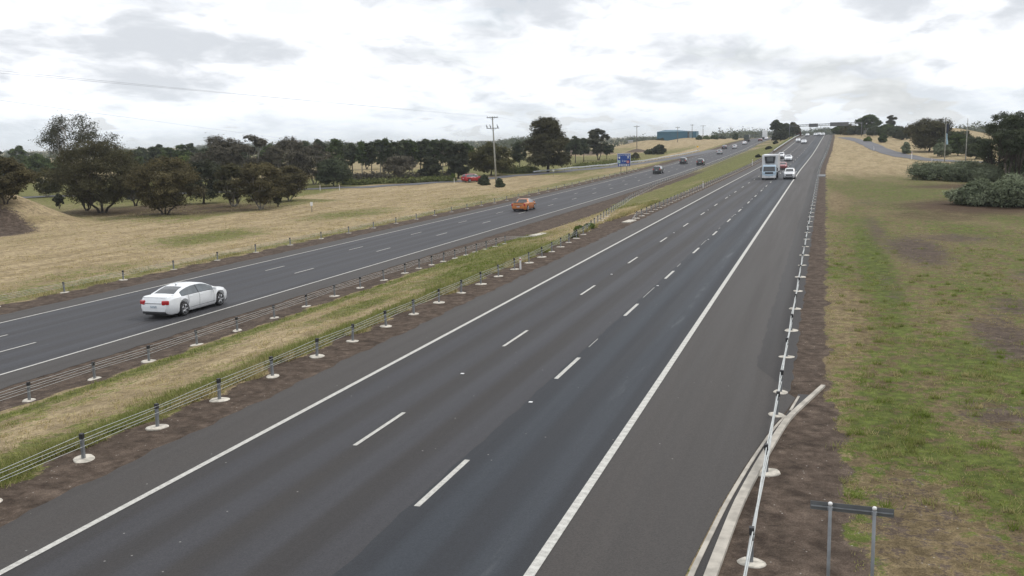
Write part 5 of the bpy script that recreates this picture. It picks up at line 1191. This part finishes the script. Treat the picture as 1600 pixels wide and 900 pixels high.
# ------------------------------------------------------------------ grasses
def blades(rs, x, y, h, wd, tone, kind):
    n = len(x); z = T(x, y)-.01; a = rs.uniform(0, 2*PI, n); ln = h*rs.uniform(.15, .9, n); la = rs.uniform(0, 2*PI, n)
    dx_, dy_ = np.cos(a)*wd, np.sin(a)*wd
    V = np.stack([np.stack([x-dx_, y-dy_, z], -1), np.stack([x+dx_, y+dy_, z], -1), np.stack([x+np.cos(la)*ln, y+np.sin(la)*ln, z+h], -1)], 1).reshape(-1, 3)
    return V, np.arange(3*n).reshape(n, 3), np.repeat(np.stack([tone, rs.rand(n), np.zeros(n)], -1), 3, 0)
GM = leaf_mat('grass_blades', (.47, .385, .215), (.15, .195, .04), .45)
DG = npmask = None
def cover(x, y):
    """green amount of the ground sheet, sampled from its vertices"""
    xi = np.clip(np.searchsorted(XS, x-dxR(y)), 0, len(XS)-1); yi = np.clip(np.searchsorted(YS, y), 0, len(YS)-1)
    return green[yi, xi], np.maximum(dirt, mulch)[yi, xi]
def lump(x, y, s): return .5+.25*(np.sin(x*2.1/s+1.7*np.sin(y*.9/s))+np.sin(y*2.7/s+1.3*np.sin(x*1.1/s)))
rs = np.random.RandomState(9)
# verge at the right: tufts, dense close by
n = 80000; y = 13+75*rs.rand(n)**1.7; x = .1+rs.rand(n)**1.1*(4+y*.28)
cx, cy_ = x+0, y+0; kk = rs.randint(0, n//9, n); x = cx[kk]+rs.normal(size=n)*.07; y = cy_[kk]+rs.normal(size=n)*.07
g_, d_ = cover(x, y); keep = (lump(x, y, .8)*.6+lump(x+7, y, 2.2)*.6+g_*.5-d_*.75 > rs.uniform(.35, .95, n)) & (x > .25+np.maximum(0, .03*(34-y))); x, y, g_ = x[keep], y[keep], g_[keep]
tone = np.clip(g_*.85+.4*(lump(x+3, y+5, 1.4)-.5)+rs.normal(size=len(x))*.2+.08, 0, 1)
parts = [blades(rs, x, y, rs.uniform(.03, .085, len(x)), rs.uniform(.006, .013, len(x))*(1+y/50), tone, 0)]
# weeds and taller tufts dotted over the verge
m_ = 900; ty_ = 14+60*rs.rand(m_)**1.5; tx_ = .5+rs.rand(m_)*(5+ty_*.26); g_, d_ = cover(tx_, ty_); ok_ = (g_*.8-d_*.5+lump(tx_, ty_, 1.6)*.5 > rs.uniform(.2, .8, m_)); tx_, ty_, g_ = tx_[ok_], ty_[ok_], g_[ok_]
kk = np.repeat(np.arange(len(tx_)), 46); rr_ = rs.uniform(.06, .2, len(tx_)); x = tx_[kk]+rs.normal(size=len(kk))*rr_[kk]; y = ty_[kk]+rs.normal(size=len(kk))*rr_[kk]*.8
tb = np.clip(rs.normal(.75, .25, len(tx_)), .1, 1.25); parts.append(blades(rs, x, y, rs.uniform(.08, .22, len(kk)), rs.uniform(.007, .015, len(kk)), np.clip(tb[kk]+rs.normal(size=len(kk))*.1, 0, 1.3), 0))
# median: knee high stand along the barrier, mown strip behind
n = 110000; y = 13+110*rs.rand(n)**1.5; u = rs.rand(n); x = np.where(u < .55, -20.1+rs.normal(size=n)*.42, rs.uniform(-28.2, -19.8, n))
cx, cy_ = x+0, y+0; kk = rs.randint(0, n//7, n); x = cx[kk]+rs.normal(size=n)*.10; y = cy_[kk]+rs.normal(size=n)*.12
g_, d_ = cover(x, y); line = (x > -21.2); keep = (x < -19.1) & (x > -28.6) & ((lump(x, y, 1)*.7+g_*.5-d_*.6 > rs.uniform(.2, .8, n)) | line) & (d_ < .8) & ~((y > 72) & (x > -20.2)); x, y, g_, line = x[keep], y[keep], g_[keep], line[keep]
h = np.where(line, rs.uniform(.12, .42, len(x)), rs.uniform(.05, .17, len(x)))*(.7+.6*lump(x+2, y, 2.5))
tone = np.where(line, .85, 1)*np.clip(g_*.95+.5*(lump(x+3, y+5, 2.2)-.55)+rs.normal(size=len(x))*.2, 0, 1)
parts.append(blades(rs, x, y, h, rs.uniform(.006, .013, len(x))*(1+y/45), tone, 1))
# left field edge and straw field
n = 90000; y = 32+150*rs.rand(n)**1.2; x = -50.4-rs.rand(n)**1.6*(14+.30*y)
cx, cy_ = x+0, y+0; kk = rs.randint(0, n//8, n); x = cx[kk]+rs.normal(size=n)*.22; y = cy_[kk]+rs.normal(size=n)*.25
g_, d_ = cover(x, y); keep = (lump(x, y, 2.4) > rs.uniform(.25, .9, n)) & (x < -49.9); x, y, g_ = x[keep], y[keep], g_[keep]
edge = x > -52.2; tone = np.clip(g_*.8+.35*(lump(x+3, y+5, 4)-.5)+rs.normal(size=len(x))*.15-.08, 0, 1)
parts.append(blades(rs, x, y, np.where(edge, rs.uniform(.1, .32, len(x)), rs.uniform(.05, .16, len(x))), rs.uniform(.012, .026, len(x))*(1+y/90), tone, 2))
V = np.vstack([p[0] for p in parts]); F = []; n = 0
for p in parts: F.append(p[1]+n); n += len(p[0])
tag(link('grass', npmesh('grass', V, np.vstack(F), False, np.vstack([p[2] for p in parts])), GM), 'grass tufts and straw on the verges and the median', 'grass', None, 'stuff')

# ------------------------------------------------------------------ air
HAZE = 0.00012
if HAZE:
    mb = MB(); x0, x1, y0_, y1, z0, z1 = -7100, 7100, -65, 9100, -3.5, 42
    mb.add([(x0, y0_, z0), (x1, y0_, z0), (x1, y1, z0), (x0, y1, z0), (x0, y0_, z1), (x1, y0_, z1), (x1, y1, z1), (x0, y1, z1)], [(3, 2, 1, 0), (4, 5, 6, 7), (0, 1, 5, 4), (1, 2, 6, 5), (2, 3, 7, 6), (3, 0, 4, 7)])
    hm = NT('haze'); pv = hm.n('ShaderNodeVolumePrincipled'); pv.inputs['Color'].default_value = (.86, .92, 1, 1); pv.inputs['Density'].default_value = HAZE; pv.inputs['Anisotropy'].default_value = .2
    hm.l(pv.outputs[0], hm.out.inputs['Volume'])
    tag(mb.build('haze', hm.m), 'thin pale haze over the plain', 'haze', None, 'stuff')
